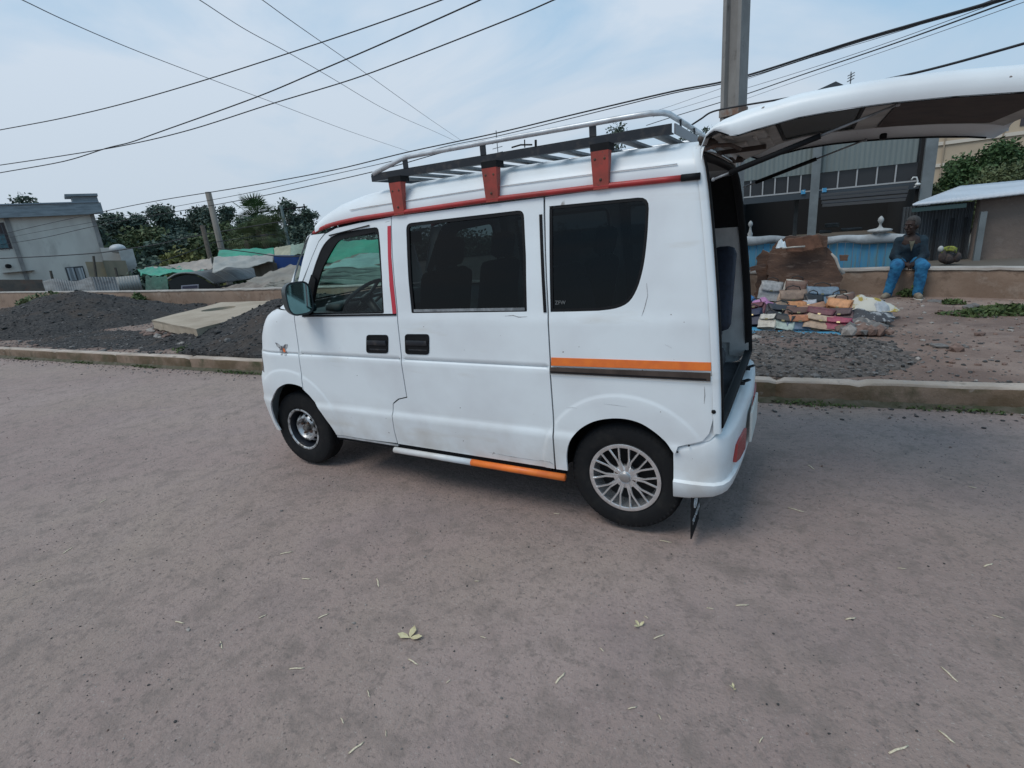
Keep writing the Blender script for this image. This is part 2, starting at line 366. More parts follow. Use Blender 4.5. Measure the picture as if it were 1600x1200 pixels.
quarter = [(2.513,1.679),(2.85,1.684),(3.209,1.678),(3.228,1.62),(3.247,1.50),(3.272,1.322),(3.292,1.113),(3.302,.946),(3.308,.72),(3.298,.66),(3.285,.60),(3.258,.560),(3.2,.538),(3.150,.520)]+catmull([(3.138,.48),(3.095,.535),(3.04,.582),(2.976,.618),(2.90,.632),(2.82,.625),(2.74,.60),(2.665,.55),(2.61,.48),(2.586,.40),(2.582,.303)])+[(2.517,.303),(2.527,.608),(2.529,.88),(2.528,1.137),(2.519,1.41)]
win_q = rounded([(2.530,1.636),(3.008,1.632),(3.005,1.50)], [.006,.05,0], 4)+catmull([(3.003,1.46),(2.996,1.385),(2.984,1.315),(2.962,1.245),(2.925,1.188),(2.865,1.160),(2.78,1.149)], 3)+[(2.66,1.146),(2.536,1.144)]
for far in (False, True):
    tagf = far
    d = panel('front_door', door_f, [win_f], mapside, WHITE, van, .022, far=far)
    o = panel('window_seal', win_f, [glass_f], mapside, DARK, d, .03, off=.004, flange=.02, hflange=.012, far=far)
    o = panel('window_pane', glass_f, [], mapside, GL_CLEAR, d, .06, off=.014, flange=0, far=far)
    d2 = panel('sliding_door', slide, [win_s], mapside, WHITE, van, .022, far=far)
    gi = inset(win_s, .018)
    panel('window_seal', win_s, [gi], mapside, RUBBER, d2, .03, off=.003, flange=.02, hflange=.01, far=far)
    panel('window_pane', gi, [], mapside, GL_TINT, d2, .06, off=.010, flange=0, far=far)
    q = panel('rear_side_panel', quarter, [win_q], mapside, WHITE, van, .022, far=far)
    gi = inset(win_q, .014)
    panel('window_seal', win_q, [gi], mapside, RUBBER, q, .03, off=.003, flange=.02, hflange=.008, far=far)
    panel('window_pane', gi, [], mapside, GL_TINT, q, .06, off=.008, flange=0, far=far)
    # handles: dark recessed cup with a pull bar
    yy = lambda z: (WID-S(z)) if far else S(z)
    sg = -1 if far else 1
    for dd, c in ((d, [(1.291,.898),(1.466,.901),(1.485,1.013),(1.313,1.010)]), (d2, [(1.598,.902),(1.771,.904),(1.787,1.023),(1.612,1.020)])):
        h = panel('door_handle', rounded(c, .022), [rounded(inset(c, .010), .016)], mapside, RUBBER, dd, .03, off=-.004, flange=.006, hflange=.012, far=far)
        hb = panel('handle_cup', rounded(inset(c, .006), .016), [], mapside, DARK, h, .03, off=-.002, flange=0, far=far)
        mb = MB(); cx = sum(p[0] for p in c)/4; cz = sum(p[1] for p in c)/4
        mb.box((cx, yy(cz)-sg*.006, cz+.008), (.148, .010, .030), b=.004); mb.box((cx, yy(cz)-sg*.003, cz-.034), (.13, .004, .008), b=.0015)
        mb.build('handle_pull', BLKM, h, smooth=True, sharp=40)
    # dark inner frame behind the panel gaps
    for seam in ([(.672,.60),(.69,.85),(.70,1.15)], [(1.562,1.66),(1.560,1.459),(1.570,1.155),(1.563,.836),(1.561,.64),(1.50,.615),(1.444,.585),(1.426,.5),(1.418,.40),(1.421,.315)], [(2.508,1.67),(2.515,1.41),(2.524,1.137),(2.525,.88),(2.523,.608),(2.512,.31)], [(.757,1.245),(.838,1.366),(.916,1.480),(.986,1.572),(1.045,1.61),(1.135,1.634),(1.313,1.650),(1.56,1.662)]):
        mb = MB()
        for a, b in zip(seam[:-1], seam[1:]):
            t = Vector((b[0]-a[0], b[1]-a[1])).normalized(); nrm = Vector((-t.y, t.x))*.028
            vs = []
            for p in (a, b):
                for s2 in (1, -1):
                    x, z = p[0]+nrm.x*s2, p[1]+nrm.y*s2; x0, y0_, z0 = mapside(x, z, far); vs.append((x0, y0_+sg*.014, z0))
            mb.add(vs, [(0, 1, 3, 2)])
        mb.build('inner_frame', RUBBER, van)
    # front A pillar
    pil = []
    pts_b = [(.700,1.160),(.748,1.250),(.828,1.371),(.906,1.485),(.976,1.577),(1.03,1.618)]
    pts_a = [(z, .45) for z in (1.60, 1.52, 1.42, 1.32, 1.24, 1.165)]
    ol = [(x-Ff(z), z) for x, z in resample(pts_b+[(2, 9)], .02) if z < 1.6181]; ol = [q_ for q_ in ol if q_[0] < 1]+[(.12, 1.628)]+[(.06, 1.55), (.06, 1.45), (.06, 1.35), (.06, 1.25), (.06, 1.175), (.18, 1.165)]
    panel('front_pillar', ol, [], nose, WHITE, van, .025, far=far)

# nose: fender, bumper and front face as one unrolled sheet per half, split at the centre line
def face_half(far):
    sm_ = []; pts_ = [(.691,1.156),(.690,1.120),(.686,1.011),(.678,.839),(.652,.622)]
    for (xa, za), (xb, zb) in zip(pts_[:-1], pts_[1:]):
        for q_ in range(8): t = q_/8; sm_.append((xa+(xb-xa)*t, za+(zb-za)*t))
    fend = [(x2u(x, z), z) for x, z in sm_]
    fend += catmull([(.652-Ff(.622),.618),(.596,.634),(.52,.650),(.436,.648),(.352,.616),(.295,.568),(.262,.504),(.240,.436),(.230,.384),(.228,.332),(.238,.265)], 4)
    c = -(WID/2-.01-.20-.0)
    fend += [(.10, .235), (.0, .225), (-.25, .215), (c, .21), (c, .60), (c, 1.0), (c, 1.150), (-.2, 1.150), (.05, 1.154), (.13, 1.157)]
    head = rounded([(.150,.985),(.172,.90),(.188,.80),(.205,.705),(.10,.70),(-.05,.715),(-.16,.76),(-.17,.90),(-.05,.945)], .015)
    fb = panel('front_fender', fend, [head], nose, WHITE, van, .025, far=far)
    panel('headlight_lens', head, [], nose, LENS, fb, .05, off=.003, flange=0, far=far)
LENS = mat('grey headlight plastic', (.32, .34, .36), .12, .2, var=.3, scale=12)
face_half(False); face_half(True)
mb = MB(); mb.box((.085, WID/2, .84), (.012, .42, .07), b=.004); mb.build('front_grille', DARK, van)
mb = MB(); mb.box((.045, WID/2, .42), (.03, .80, .12), b=.01); mb.build('bumper_grille', DARK, van)

# windscreen
def ws(u, v):
    z = 1.175+(1.665-1.175)*v; ry = float(np.interp(z, [1.17, 1.7], [.20, .10])); w0 = S(z)+ry*.72; y = w0+(WID-2*w0)*u
    xb = Ff(z)+.02-.03*math.sin(math.pi*u); return (xb, y, z)
MB().grid(ws, 14, 8).build('windscreen', GL_CLEAR, van, smooth=True)
# cowl between hood and screen
MB().grid(lambda u, v: (Ff(1.155)+.0+v*.10-.02*math.sin(math.pi*u), .10+(WID-.20)*u, 1.156+.022*v), 10, 3).build('cowl', DARK, van)

# roof
def zrail(x): return float(np.interp(x, [.80, .926, .994, 1.158, 1.314, 1.571, 2.206, 2.785, 3.22], [1.600, 1.628, 1.649, 1.666, 1.676, 1.681, 1.693, 1.692, 1.686]))
def ztop(x): return float(np.interp(x, [.84, .93, 1.0, 1.1, 1.25, 1.42, 1.6, 2.2, 3.1, 3.22], [1.665, 1.725, 1.77, 1.812, 1.84, 1.856, 1.866, 1.872, 1.862, 1.855]))
def roof(u, v):
    c = WID/2; th = math.pi*v; a = math.cos(th); y0 = S(1.68)+.004; hw = c-y0
    yy = c-hw*math.copysign(abs(a)**(2/4.2), a); e = abs((yy-c)/hw)
    xf = .845+.09*e**4; x = xf+(3.215-xf)*(u**1.35 if u < 1 else 1)
    zr, zt = zrail(x), ztop(x)
    z = zr+(zt-zr)*(abs(math.sin(th))**(2/2.6))
    return (x, yy, z)
MB().grid(roof, 60, 48).build('roof_panel', WHITE, van, smooth=True)
# raised roof ribs close to the edge are just light pressings
for dz, yy in ((.062, .1085),):
    for a in (0, 1):
        MB().tube([(x, (yy if a == 0 else WID-yy)-.0, zrail(x)+dz) for x in np.linspace(1.25, 3.12, 20)], .0028, 5).build('roof_pressing', WHITE, van, smooth=True)
# drip rails
for far in (False, True):
    yv = lambda x: (WID-(S(1.68)-.008)) if far else S(1.68)-.008
    pts = [(x, yv(x)+(0.03*(1-sm(.90, 1.15, x)))*(-1 if far else 1), zrail(x)+.004) for x in list(np.linspace(.905, 3.14, 34))]
    rl = MB().tube(pts, .0125, 8).build('drip_rail', RED, van, smooth=True)
    MB().tube([(x, yv(x), zrail(x)+.004) for x in (3.14, 3.215)], .0145, 10).build('rail_end_cap', RUBBER, rl, smooth=True)

# rear frame round the tailgate opening: white rim, black seal, dark jamb
loop = []
def lp(y, z): loop.append((y, z))
for z in (.60, .75, .9, 1.05, 1.2, 1.35, 1.5, 1.6, 1.66): lp(S(z)+.004, z)
cy0, cz0, rr0 = S(1.7)+.115, 1.70, .115
for k in range(0, 8): w = math.pi-k*math.pi/14; lp(cy0+rr0*math.cos(w), cz0+.12*math.sin(w))
loop = [(y, z) for y, z in loop]; full = loop+[(WID/2, 1.825)]+[(WID-y, z) for y, z in reversed(loop)]
def sweep_rear(prof, bottom=True):
    L = full[:]; n = len(L); vs = []; k = len(prof)
    if bottom:
        L = [(full[0][0], .60)]+full[1:]
        L += [(WID-.25, .585), (WID/2, .585), (.25, .585)]; n = len(L)
    cyc = bottom; P = [Vector(p) for p in L]
    for i in range(n):
        a = P[i-1] if (cyc or i) else P[i]; b = P[(i+1) % n] if (cyc or i < n-1) else P[i]
        t = (b-a).normalized(); nr = Vector((t.y, -t.x)); 
        if nr.dot(Vector((WID/2, 1.2))-P[i]) < 0: nr = -nr
        for d, dx in prof:
            q = P[i]+nr*d; vs.append((Rr(min(q.y, 1.8))+dx, q.x, q.y))
    fs = []
    for i in range(n if cyc else n-1):
        for j in range(k-1): a = i*k+j; fs.append((a, ((i+1) % n)*k+j, ((i+1) % n)*k+j+1, a+1))
    return MB().add(vs, fs)
sweep_rear([(-.004, -.030), (-.002, -.008), (.006, .0), (.022, .001)], False).build('rear_rim', WHITE, van, smooth=True)
RUSTY = mat('rust stained edge', (.42, .20, .09), .8, col2=(.55, .50, .44), scale=20, pos=(.45, .6))
fr = sweep_rear([(.022, .001), (.027, .0015)], False).build('rim_edge', RUSTY, van, smooth=True)
sweep_rear([(.026, .001), (.028, .008), (.040, .010), (.048, .0), (.050, -.030)]).build('door_seal', RUBBER, van, smooth=True)
sweep_rear([(.050, -.028), (.052, -.034)]).build('jamb_trim', DARK, van, smooth=True)

# rear bumper: one sweep round the back
path = [(3.128, .004), (3.20, .004), (3.26, .008), (3.31, .018), (3.345, .045), (3.366, .09), (3.380, .17), (3.392, .32), (3.40, .5), (3.404, WID/2)]
path = path+[(x, WID-y) for x, y in reversed(path[:-1])]
def bump_prof(i, n):
    e = min(i, n-1-i); zt = float(np.interp(e, [0, 1, 2, 3, 4, 9], [.512, .532, .556, .590, .585, .575])); zb = float(np.interp(e, [0, 1, 2, 4], [.245, .250, .262, .275]))
    return [(-.06, zb+.005), (-.022, zb), (-.006, zb+.012), (.001, .328), (.002, .336), (-.012, .346), (-.014, .40), (-.008, .47), (-.006, zt-.03), (-.012, zt-.008), (-.026, zt)]
n = len(path); vs = []; k = 0
for i in range(n):
    a = Vector(path[max(i-1, 0)]); b = Vector(path[min(i+1, n-1)]); t = (b-a).normalized(); nr = Vector((t.y, -t.x))
    pr = bump_prof(i, n); k = len(pr)+3
    for d, z in pr: vs.append((path[i][0]+nr.x*d, path[i][1]+nr.y*d, z))
    # shelf inward to the sill
    e = min(i, n-1-i); zt = pr[-1][1]; ins = -.026; xi = 3.29 if e >= 3 else path[i][0]
    px, py = path[i]
    for q in range(3):
        t2 = (q+1)/3
        if e >= 4: vs.append((px+(3.285-px)*t2, py+nr.y*ins, zt+.012*t2))
        else: vs.append((px+(0)*t2, py+nr.y*(ins-.05*t2), zt+.004*t2))
mb = MB(); mb.add(vs, [(i*k+j, (i+1)*k+j, (i+1)*k+j+1, i*k+j+1) for i in range(n-1) for j in range(k-1)])
bp = mb.build('rear_bumper', WHITE, van, smooth=True, sharp=50)
for s in (0, 1):
    yy = lambda y: WID-y if s else y
    mb = MB().add([(3.384, yy(.20), .385), (3.392, yy(.30), .36), (3.402, yy(.46), .35), (3.403, yy(.47), .46), (3.394, yy(.30), .475), (3.387, yy(.22), .47),
                   (3.36, yy(.20), .385), (3.36, yy(.30), .36), (3.36, yy(.46), .35), (3.36, yy(.47), .46), (3.36, yy(.30), .475), (3.36, yy(.22), .47)],
                  [(0,1,4,5), (1,2,3,4), (0,1,7,6), (1,2,8,7), (2,3,9,8), (3,4,10,9), (4,5,11,10), (5,0,6,11)])
    mb.build('reflector', mat('red reflector', (.35, .03, .025), .25), bp)
mb = MB(); mb.box((3.415, WID/2, .43), (.012, .36, .17), b=.004); mb.build('number_plate_holder', mat('plate white', (.62, .62, .58), .5), bp)
mb = MB()
for y0 in (.79, 1.10): mb.box((3.335, y0, .605), (.05, .03, .02), b=.004); mb.tube([(3.34, y0-.02, .61), (3.375, y0-.02, .625), (3.385, y0, .625), (3.375, y0+.02, .622), (3.34, y0+.02, .61)], .005, 6)
mb.build('tailgate_striker', BLKM, van, smooth=True)
mb = MB(); mb.ball((3.302, .006, .705), (.010, .006, .010), 6); mb.ball((3.20, .0, .533), (.005, .004, .005), 5); mb.ball((3.15, -.002, .495), (.005, .004, .005), 5); mb.build('screw_hole', RUBBER, van)

panel('rear_corner_fill', [(3.19,.525),(3.285,.56),(3.318,.60),(3.318,.74),(3.28,.74),(3.20,.58)], [], mapside, WHITE, van, .04, off=.010, flange=0)
# stripes, slide rail, sticker
panel('orange_stripe', [(2.530,.878),(3.286,.890),(3.285,.927),(2.532,.919)], [], mapside, ORANGE, van, .05, off=-.003, flange=.003)
sr = panel('slide_rail', [(2.528,.840),(3.287,.846),(3.286,.884),(2.529,.872)], [], lambda x, z, far=False: (x, side_y(x, .845)-.003, z), mat('rail brown', (.085, .062, .052), .6, var=.4, scale=10, spec=.2), van, .05, off=-.002, flange=.003)
panel('rail_lip', [(2.528,.834),(3.287,.840),(3.287,.8435),(2.528,.8375)], [], (lambda x, z, far=False: (x, side_y(x, .845)-.005, z)), mat('rail metal', (.42, .40, .37), .6), sr, .05, off=-.0025, flange=.001)
panel('rail_shadow_gap', [(2.528,.846),(3.270,.852),(3.270,.858),(2.528,.852)], [], (lambda x, z, far=False: (x, side_y(x, .845)-.003, z)), RUBBER, sr, .05, off=-.004, flange=0)
panel('pillar_stripe', [(1.536,1.622),(1.560,1.623),(1.553,1.459),(1.563,1.138),(1.535,1.136),(1.529,1.30),(1.530,1.459)], [], mapside, mat('red tape', (.50, .03, .05), .4), van, .05, off=-.003, flange=.003)
panel('pillar_strip', [(2.484,1.603),(2.499,1.603),(2.516,1.143),(2.500,1.143)], [], mapside, RUBBER, van, .05, off=-.004, flange=.004)
panel('belt_weatherstrip', [(.775,1.117),(1.562,1.127),(1.562,1.137),(.775,1.129)], [], mapside, RUBBER, van, .06, off=-.006, flange=.006)
panel('belt_weatherstrip', [(1.69,1.146),(2.395,1.152),(2.395,1.166),(1.69,1.160)], [], mapside, GREYM, van, .06, off=-.001, flange=.006)
panel('window_visor', [(1.075,1.600),(1.40,1.634),(1.40,1.640),(1.075,1.606)], [], mapside, RUBBER, van, .06, off=-.008, flange=.006)
MB().box((1.72, .045, .290), (1.68, .03, .045)).build('sill', RUBBER, van)
panel('sill_trim', [(.89,.290),(1.42,.290),(1.42,.300),(.89,.304)], [], mapside, SILV, van, .06, off=-.001, flange=.02)
# butterfly sticker
st = lambda pts: [(x-Ff(z), z) for x, z in pts]
b0 = (.525, .896)
def wing(pts): return st([(b0[0]+x*1.15, b0[1]+z*1.05) for x, z in pts])
bf = panel('butterfly_sticker', wing([(0,-.028),(.02,-.04),(.035,-.035),(.032,-.012),(.024,0),(.040,.012),(.052,.034),(.03,.034),(.006,.018),(0,.024),(-.008,.018),(-.03,.036),(-.056,.042),(-.045,.016),(-.024,.002),(-.03,-.014),(-.022,-.034),(-.008,-.038)]), [], nose, mat('sticker dark', (.10, .10, .11), .4, col2=(.45, .45, .45), scale=45, pos=(.45, .5)), van, .01, off=-.003, flange=.002)
panel('wing_patch', wing([(.004,-.012),(.018,-.022),(.026,-.012),(.02,.004),(.008,.008)]), [], nose, mat('sticker orange', (.75, .16, .04), .4), bf, .01, off=-.005, flange=.001)
# window sticker in the rear quarter glass, small paler letters
def text(name, body, size, loc, rot, material, parent, ext=.0008):
    cu = bpy.data.curves.new(name, 'FONT'); cu.body = body; cu.size = size; cu.extrude = ext; cu.align_x = 'CENTER'; cu.align_y = 'CENTER'
    o = bpy.data.objects.new(name, cu); COL.objects.link(o); bpy.context.view_layer.update()
    dg = bpy.context.evaluated_depsgraph_get(); me = bpy.data.meshes.new_from_object(o.evaluated_get(dg)); COL.objects.unlink(o); bpy.data.objects.remove(o)
    M = Matrix.Translation(Vector(loc)) @ rot; me.transform(M); o = bpy.data.objects.new(name, me); COL.objects.link(o); me.materials.clear(); me.materials.append(material)
    if parent: parent_to(o, parent)
    return o
RX90 = Matrix.Rotation(R_(90), 4, 'X')
PALE = mat('pale print', (.45, .46, .46), .5)
text('window_marking', 'ZFW', .026, (2.588, S(1.19)+.003, 1.188), RX90, mat('window print', (.16, .165, .165), .5), van)

# scratches, seams in the paint
mb = MB()
def scratch(pts, r=.0016):
    mb.tube([(x, side_y(x, z)-.0006, z) for x, z in pts], [r*.3]+[r]*(len(pts)-2)+[r*.3], 4)
scratch([(3.005,1.27),(3.010,1.215),(2.998,1.165),(2.985,1.125)]); scratch([(2.80,.70),(2.86,.699),(2.92,.694)], .0006)
scratch([(2.42,.34),(2.48,.345),(2.505,.33)], .003); scratch([(2.1,.345),(2.25,.338),(2.42,.336)], .0016); scratch([(2.28,1.125),(2.33,1.128),(2.36,1.120),(2.41,1.122)], .002)
scratch([(1.60,.98),(1.625,.965)], .0015); scratch([(2.6,.66),(2.64,.666),(2.66,.665)], .0008); scratch([(3.262,.82),(3.264,.78),(3.262,.74)], .002); scratch([(3.09,1.0),(3.12,.985)], .001)
scratch([(1.52,1.645),(1.55,1.648)], .003)
mb.build('paint_scratch', mat('scratch', (.22, .20, .19), .8, col2=(.50, .50, .50), scale=40), van)

# wheel wells, underbody, floor
for cx in (XF, XR):
    for s in (0, 1):
        mb = MB()
        y0, y1 = (.013, .34) if s == 0 else (WID-.34, WID-.013)
        pts = [(cx+(.375 if a < 90 else .39)*math.cos(R_(a))*(1.0), .29+.36*math.sin(R_(a))) for a in range(-8, 190, 12)]
        vs = [(x, y0, z) for x, z in pts]+[(x, y1, z) for x, z in pts]; k = len(pts)
        if cx < 1: vs = [(v[0], v[1] if v[0] > .36 or 0.2 < v[1] < WID-.2 else (.17 if s == 0 else WID-.17), v[2]) for v in vs]
        if cx > 1: vs = [(v[0], v[1] if v[0] < 3.13 or .1 < v[1] < WID-.1 else (.045 if s == 0 else WID-.045), v[2]) for v in vs]
        mb.add(vs, [(i, i+1, i+1+k, i+k) for i in range(k-1)]); yi = y1 if s == 0 else y0
        mb.add([(x, yi, z) for x, z in pts]+[(cx, yi, .2)], [(i, i+1, k) for i in range(k-1)]); mb.build('wheel_arch_liner', RUBBER, van)
mb = MB(); mb.box((1.7, WID/2, .33), (1.64, WID-.16, .14)); mb.box((1.75, WID/2, .40), (3.0, .72, .16)); mb.box((3.15, WID/2, .40), (.28, 1.25, .22)); mb.box((.17, WID/2, .45), (.14, .9, .3))
mb.tube([(XF, .12, .26), (XF, WID-.12, .26)], .03); mb.tube([(XR, .12, .26), (XR, WID-.12, .26)], .04); mb.tube([(1.3, .35, .2), (2.4, .35, .2), (2.7, .4, .24)], .03)
mb.build('underbody', RUBBER, van)
mb = MB(); mb.box((1.65, WID/2, .565), (1.64, WID-.08, .02)); mb.box((2.885, WID/2, .565), (.83, .74, .02)); mb.box((.62, WID/2, .50), (.5, 1.1, .02)); mb.build('floor', DARK, van)
mb = MB(); mb.tube([(1.405, .0, .272), (1.985, .0, .270)], .019, 12); sb = mb.build('side_step', WHITE, van, smooth=True)
mb = MB(); mb.tube([(1.985, .0, .270), (2.572, .0, .268)], .0195, 12); mb.build('step_orange_end', ORANGE, sb, smooth=True)
for x in (1.5, 2.0, 2.5): MB().box((x, .05, .275), (.03, .11, .02)).build('step_bracket', RUBBER, sb)
# door edge return at the bottom rear of the sliding door (peeled sealer)
# inner lining: far wall light trim panels, headliner
mb = MB(); mb.grid(lambda u, v: (1.0+2.22*u, .16+(WID-.32)*v, ztop(1.0+2.22*u)-.05-.03*abs(2*v-1)**4), 10, 12); mb.build('headliner', mat('headliner', (.30, .30, .29), .9), van, smooth=True)
for s in (0, 1):
    mb = MB(); f = lambda x, z, d: (x, (WID-S(z)-d) if s else S(z)+d, z)
    for (xa, xb, za, zb) in ((1.66, 2.42, .58, 1.11), (2.55, 3.2, .69, 1.11)):
        mb.grid(lambda u, v: f(xa+(xb-xa)*u, za+(zb-za)*v, .045), 2, 6)
    mb.grid(lambda u, v: f(2.99+.24*u, 1.11+.33*v, .040), 1, 6); mb.grid(lambda u, v: f(3.2+(Rr(.6+.83*v)-.012-3.2)*u, .6+.83*v, .042), 1, 10)
    mb.build('inner_side_trim', TRIM, van)
for s in (0, 1):
    mb = MB(); f = lambda x, z, d: (x, (WID-S(z)-d) if s else S(z)+d, z)
    mb.grid(lambda u, v: f(2.99+(Rr(1.44+.3*v)-.012-2.99)*u, 1.44+.30*v, .042), 2, 6); mb.build('upper_pillar_trim', DARK, van)

# seats
def seat(name, x, y, w, h0, hb, dirx, material, headrest=True):
    s = MB().box((x, y, h0), (.46, w, .13), b=.05).build(name, material, van, smooth=True)
    M = Matrix.Translation(Vector((x+dirx*.22, y, h0+.02))) @ Matrix.Rotation(dirx*R_(12), 4, 'Y')
    b = MB().box((0, 0, hb/2), (.12, w*.94, hb), M=M, b=.05).build('backrest', material, s, smooth=True)
    if headrest:
        hr = MB().box((0, 0, hb+.10), (.09, w*.52, .17), M=M, b=.04); hr.tube([(0, -.06, hb-.02), (0, -.06, hb+.06)], .008, M=M); hr.tube([(0, .06, hb-.02), (0, .06, hb+.06)], .008, M=M)
        hr.build('headrest', material, s, smooth=True)
seat('front_seat', 1.36, .40, .48, .78, .56, 1, BLACKF); seat('front_seat', 1.36, 1.07, .48, .78, .56, 1, BLACKF)
seat('middle_seat', 2.12, .42, .56, .78, .54, 1, BLACKF); seat('middle_seat', 2.12, 1.08, .50, .78, .54, 1, BLACKF)
s = MB().box((2.86, 1.12, .80), (.62, .40, .10), b=.03).build('side_bench', NAVY, van, smooth=True)
MB().box((2.88, 1.31, 1.04), (.66, .09, .46), b=.035, M=Matrix.Translation((0, 0, 0))).build('backrest', NAVY, s, smooth=True)
MB().box((3.00, .98, .655), (.42, .46, .15), b=.05).build('seat_base', mat('dark base', (.03, .034, .04), .8), s, smooth=True)
seat('rear_seat', 2.78, .40, .52, .80, .44, -1, NAVY, False)
# folded seat leaning by the rear opening
Mq = Matrix.Translation(Vector((3.18, 1.04, .95))) @ Matrix.Rotation(R_(-24), 4, 'X')
MB().box((0, 0, .16), (.14, .11, .52), M=Mq, b=.045).build('folding_seat_back', NAVY, van, smooth=True)
# cargo mat over the sill
mb = MB(); mb.grid(lambda u, v: (2.95+.34*u, .14+1.18*v, .592+.012*math.sin(9*v+3*u)), 6, 20); mb.build('cargo_mat', mat('cargo mat', (.05, .055, .065), .8, var=.5, scale=12), van, smooth=True)

# dashboard, wheel, mirror, visor
mb = MB(); mb.grid(lambda u, v: (.50+.36*u, .08+(WID-.16)*v, 1.135-.02*(1-u)-.10*u**6), 8, 4); mb.grid(lambda u, v: (.86-.03*u, .08+(WID-.16)*v, 1.035-.40*u), 4, 4)
mb.box((.80, .42, 1.13), (.16, .34, .07), b=.03)
db = mb.build('dashboard', mat('dash grey', (.035, .038, .042), .6), van, smooth=True)
mb = MB(); mb.box((.80, 1.02, 1.09), (.12, .26, .14), b=.02); mb.build('instrument_box', mat('pale dash bin', (.34, .38, .40), .5), db)
Mw = Matrix.Translation(Vector((.965, .42, 1.185))) @ Matrix.Rotation(R_(-38), 4, 'Y')
mb = MB(); mb.tube([(.175*math.cos(a), .175*math.sin(a), 0) for a in np.linspace(0, 2*math.pi, 33)[:-1]], .013, 8, closed=True, M=Mw)
for a in (R_(0), R_(90), R_(270), R_(180)): mb.tube([(0, 0, -.01), (.17*math.cos(a), .17*math.sin(a), 0)], .012, 6, M=Mw)
mb.ball((0, 0, -.01), (.055, .055, .025), 8, M=Mw); mb.tube([(0, 0, -.01), (0, 0, -.3)], .03, 8, M=Mw)
mb.build('steering_wheel', mat('wheel plastic', (.03, .03, .032), .45), van, smooth=True)
mb = MB(); mb.box((1.13, .42, 1.60), (.20, .46, .025), b=.01); mb.build('sun_visor', mat('visor', (.05, .05, .055), .8), van)
mb = MB(); mb.box((1.16, .74, 1.55), (.035, .24, .075), b=.015); mb.tube([(1.10, .74, 1.68), (1.15, .74, 1.56)], .01); mb.build('rear_view_mirror', DARK, van, smooth=True)

# door mirrors
MIRG = mat('mirror glass', (.16, .30, .31), .05, 1.0)
for far in (False, True):
    s = -1 if far else 1; yo = WID if far else 0
    mb = MB(); Mm = Matrix.Translation(Vector((.875, yo-s*.085, 1.252))) @ Matrix.Rotation(s*R_(-16), 4, 'Z')
    pr = []
    for k in range(9):
        t = k/8; x = .055-.14*t; sc = math.sqrt(max(0, 1-(t*.92)**2.4)); pr.append((x, sc))
    N = 28; vs = []
    for x, sc in pr:
        for j in range(N):
            a = 2*math.pi*j/N; cx_, sx_ = math.cos(a), math.sin(a); vs.append((x, .082*sc*math.copysign(abs(cx_)**.55, cx_), .102*sc*math.copysign(abs(sx_)**.6, sx_)))
    fs = [(i*N+j, i*N+(j+1) % N, (i+1)*N+(j+1) % N, (i+1)*N+j) for i in range(8) for j in range(N)]+[tuple(8*N+j for j in range(N))]
    ring = [(x*1.0, y*.9, z*.9) for x, y, z in vs[:N]]; o0 = len(vs); vs += ring; fs += [(j, (j+1) % N, o0+(j+1) % N, o0+j) for j in range(N)]
    mb.add(vs, fs, Mm)
    mb.box((.845, yo+s*.0, 1.175), (.10, .10, .05), b=.015)
    mr_ = mb.build('door_mirror', mat('mirror shell', (.008, .022, .026), .3), van, smooth=True, sharp=60)
    MB().add([(.052, y*.9, z*.9) for x, y, z in vs[:N]], [tuple(range(N))], Mm).build('mirror_glass', MIRG, mr_)
    tri = [(.76,1.128),(.845,1.128),(.90,1.25),(.935,1.35),(.90,1.38),(.84,1.28)]
    panel('mirror_base', tri, [], mapside, DARK, mr_, .04, off=-.010, flange=.014, far=far)

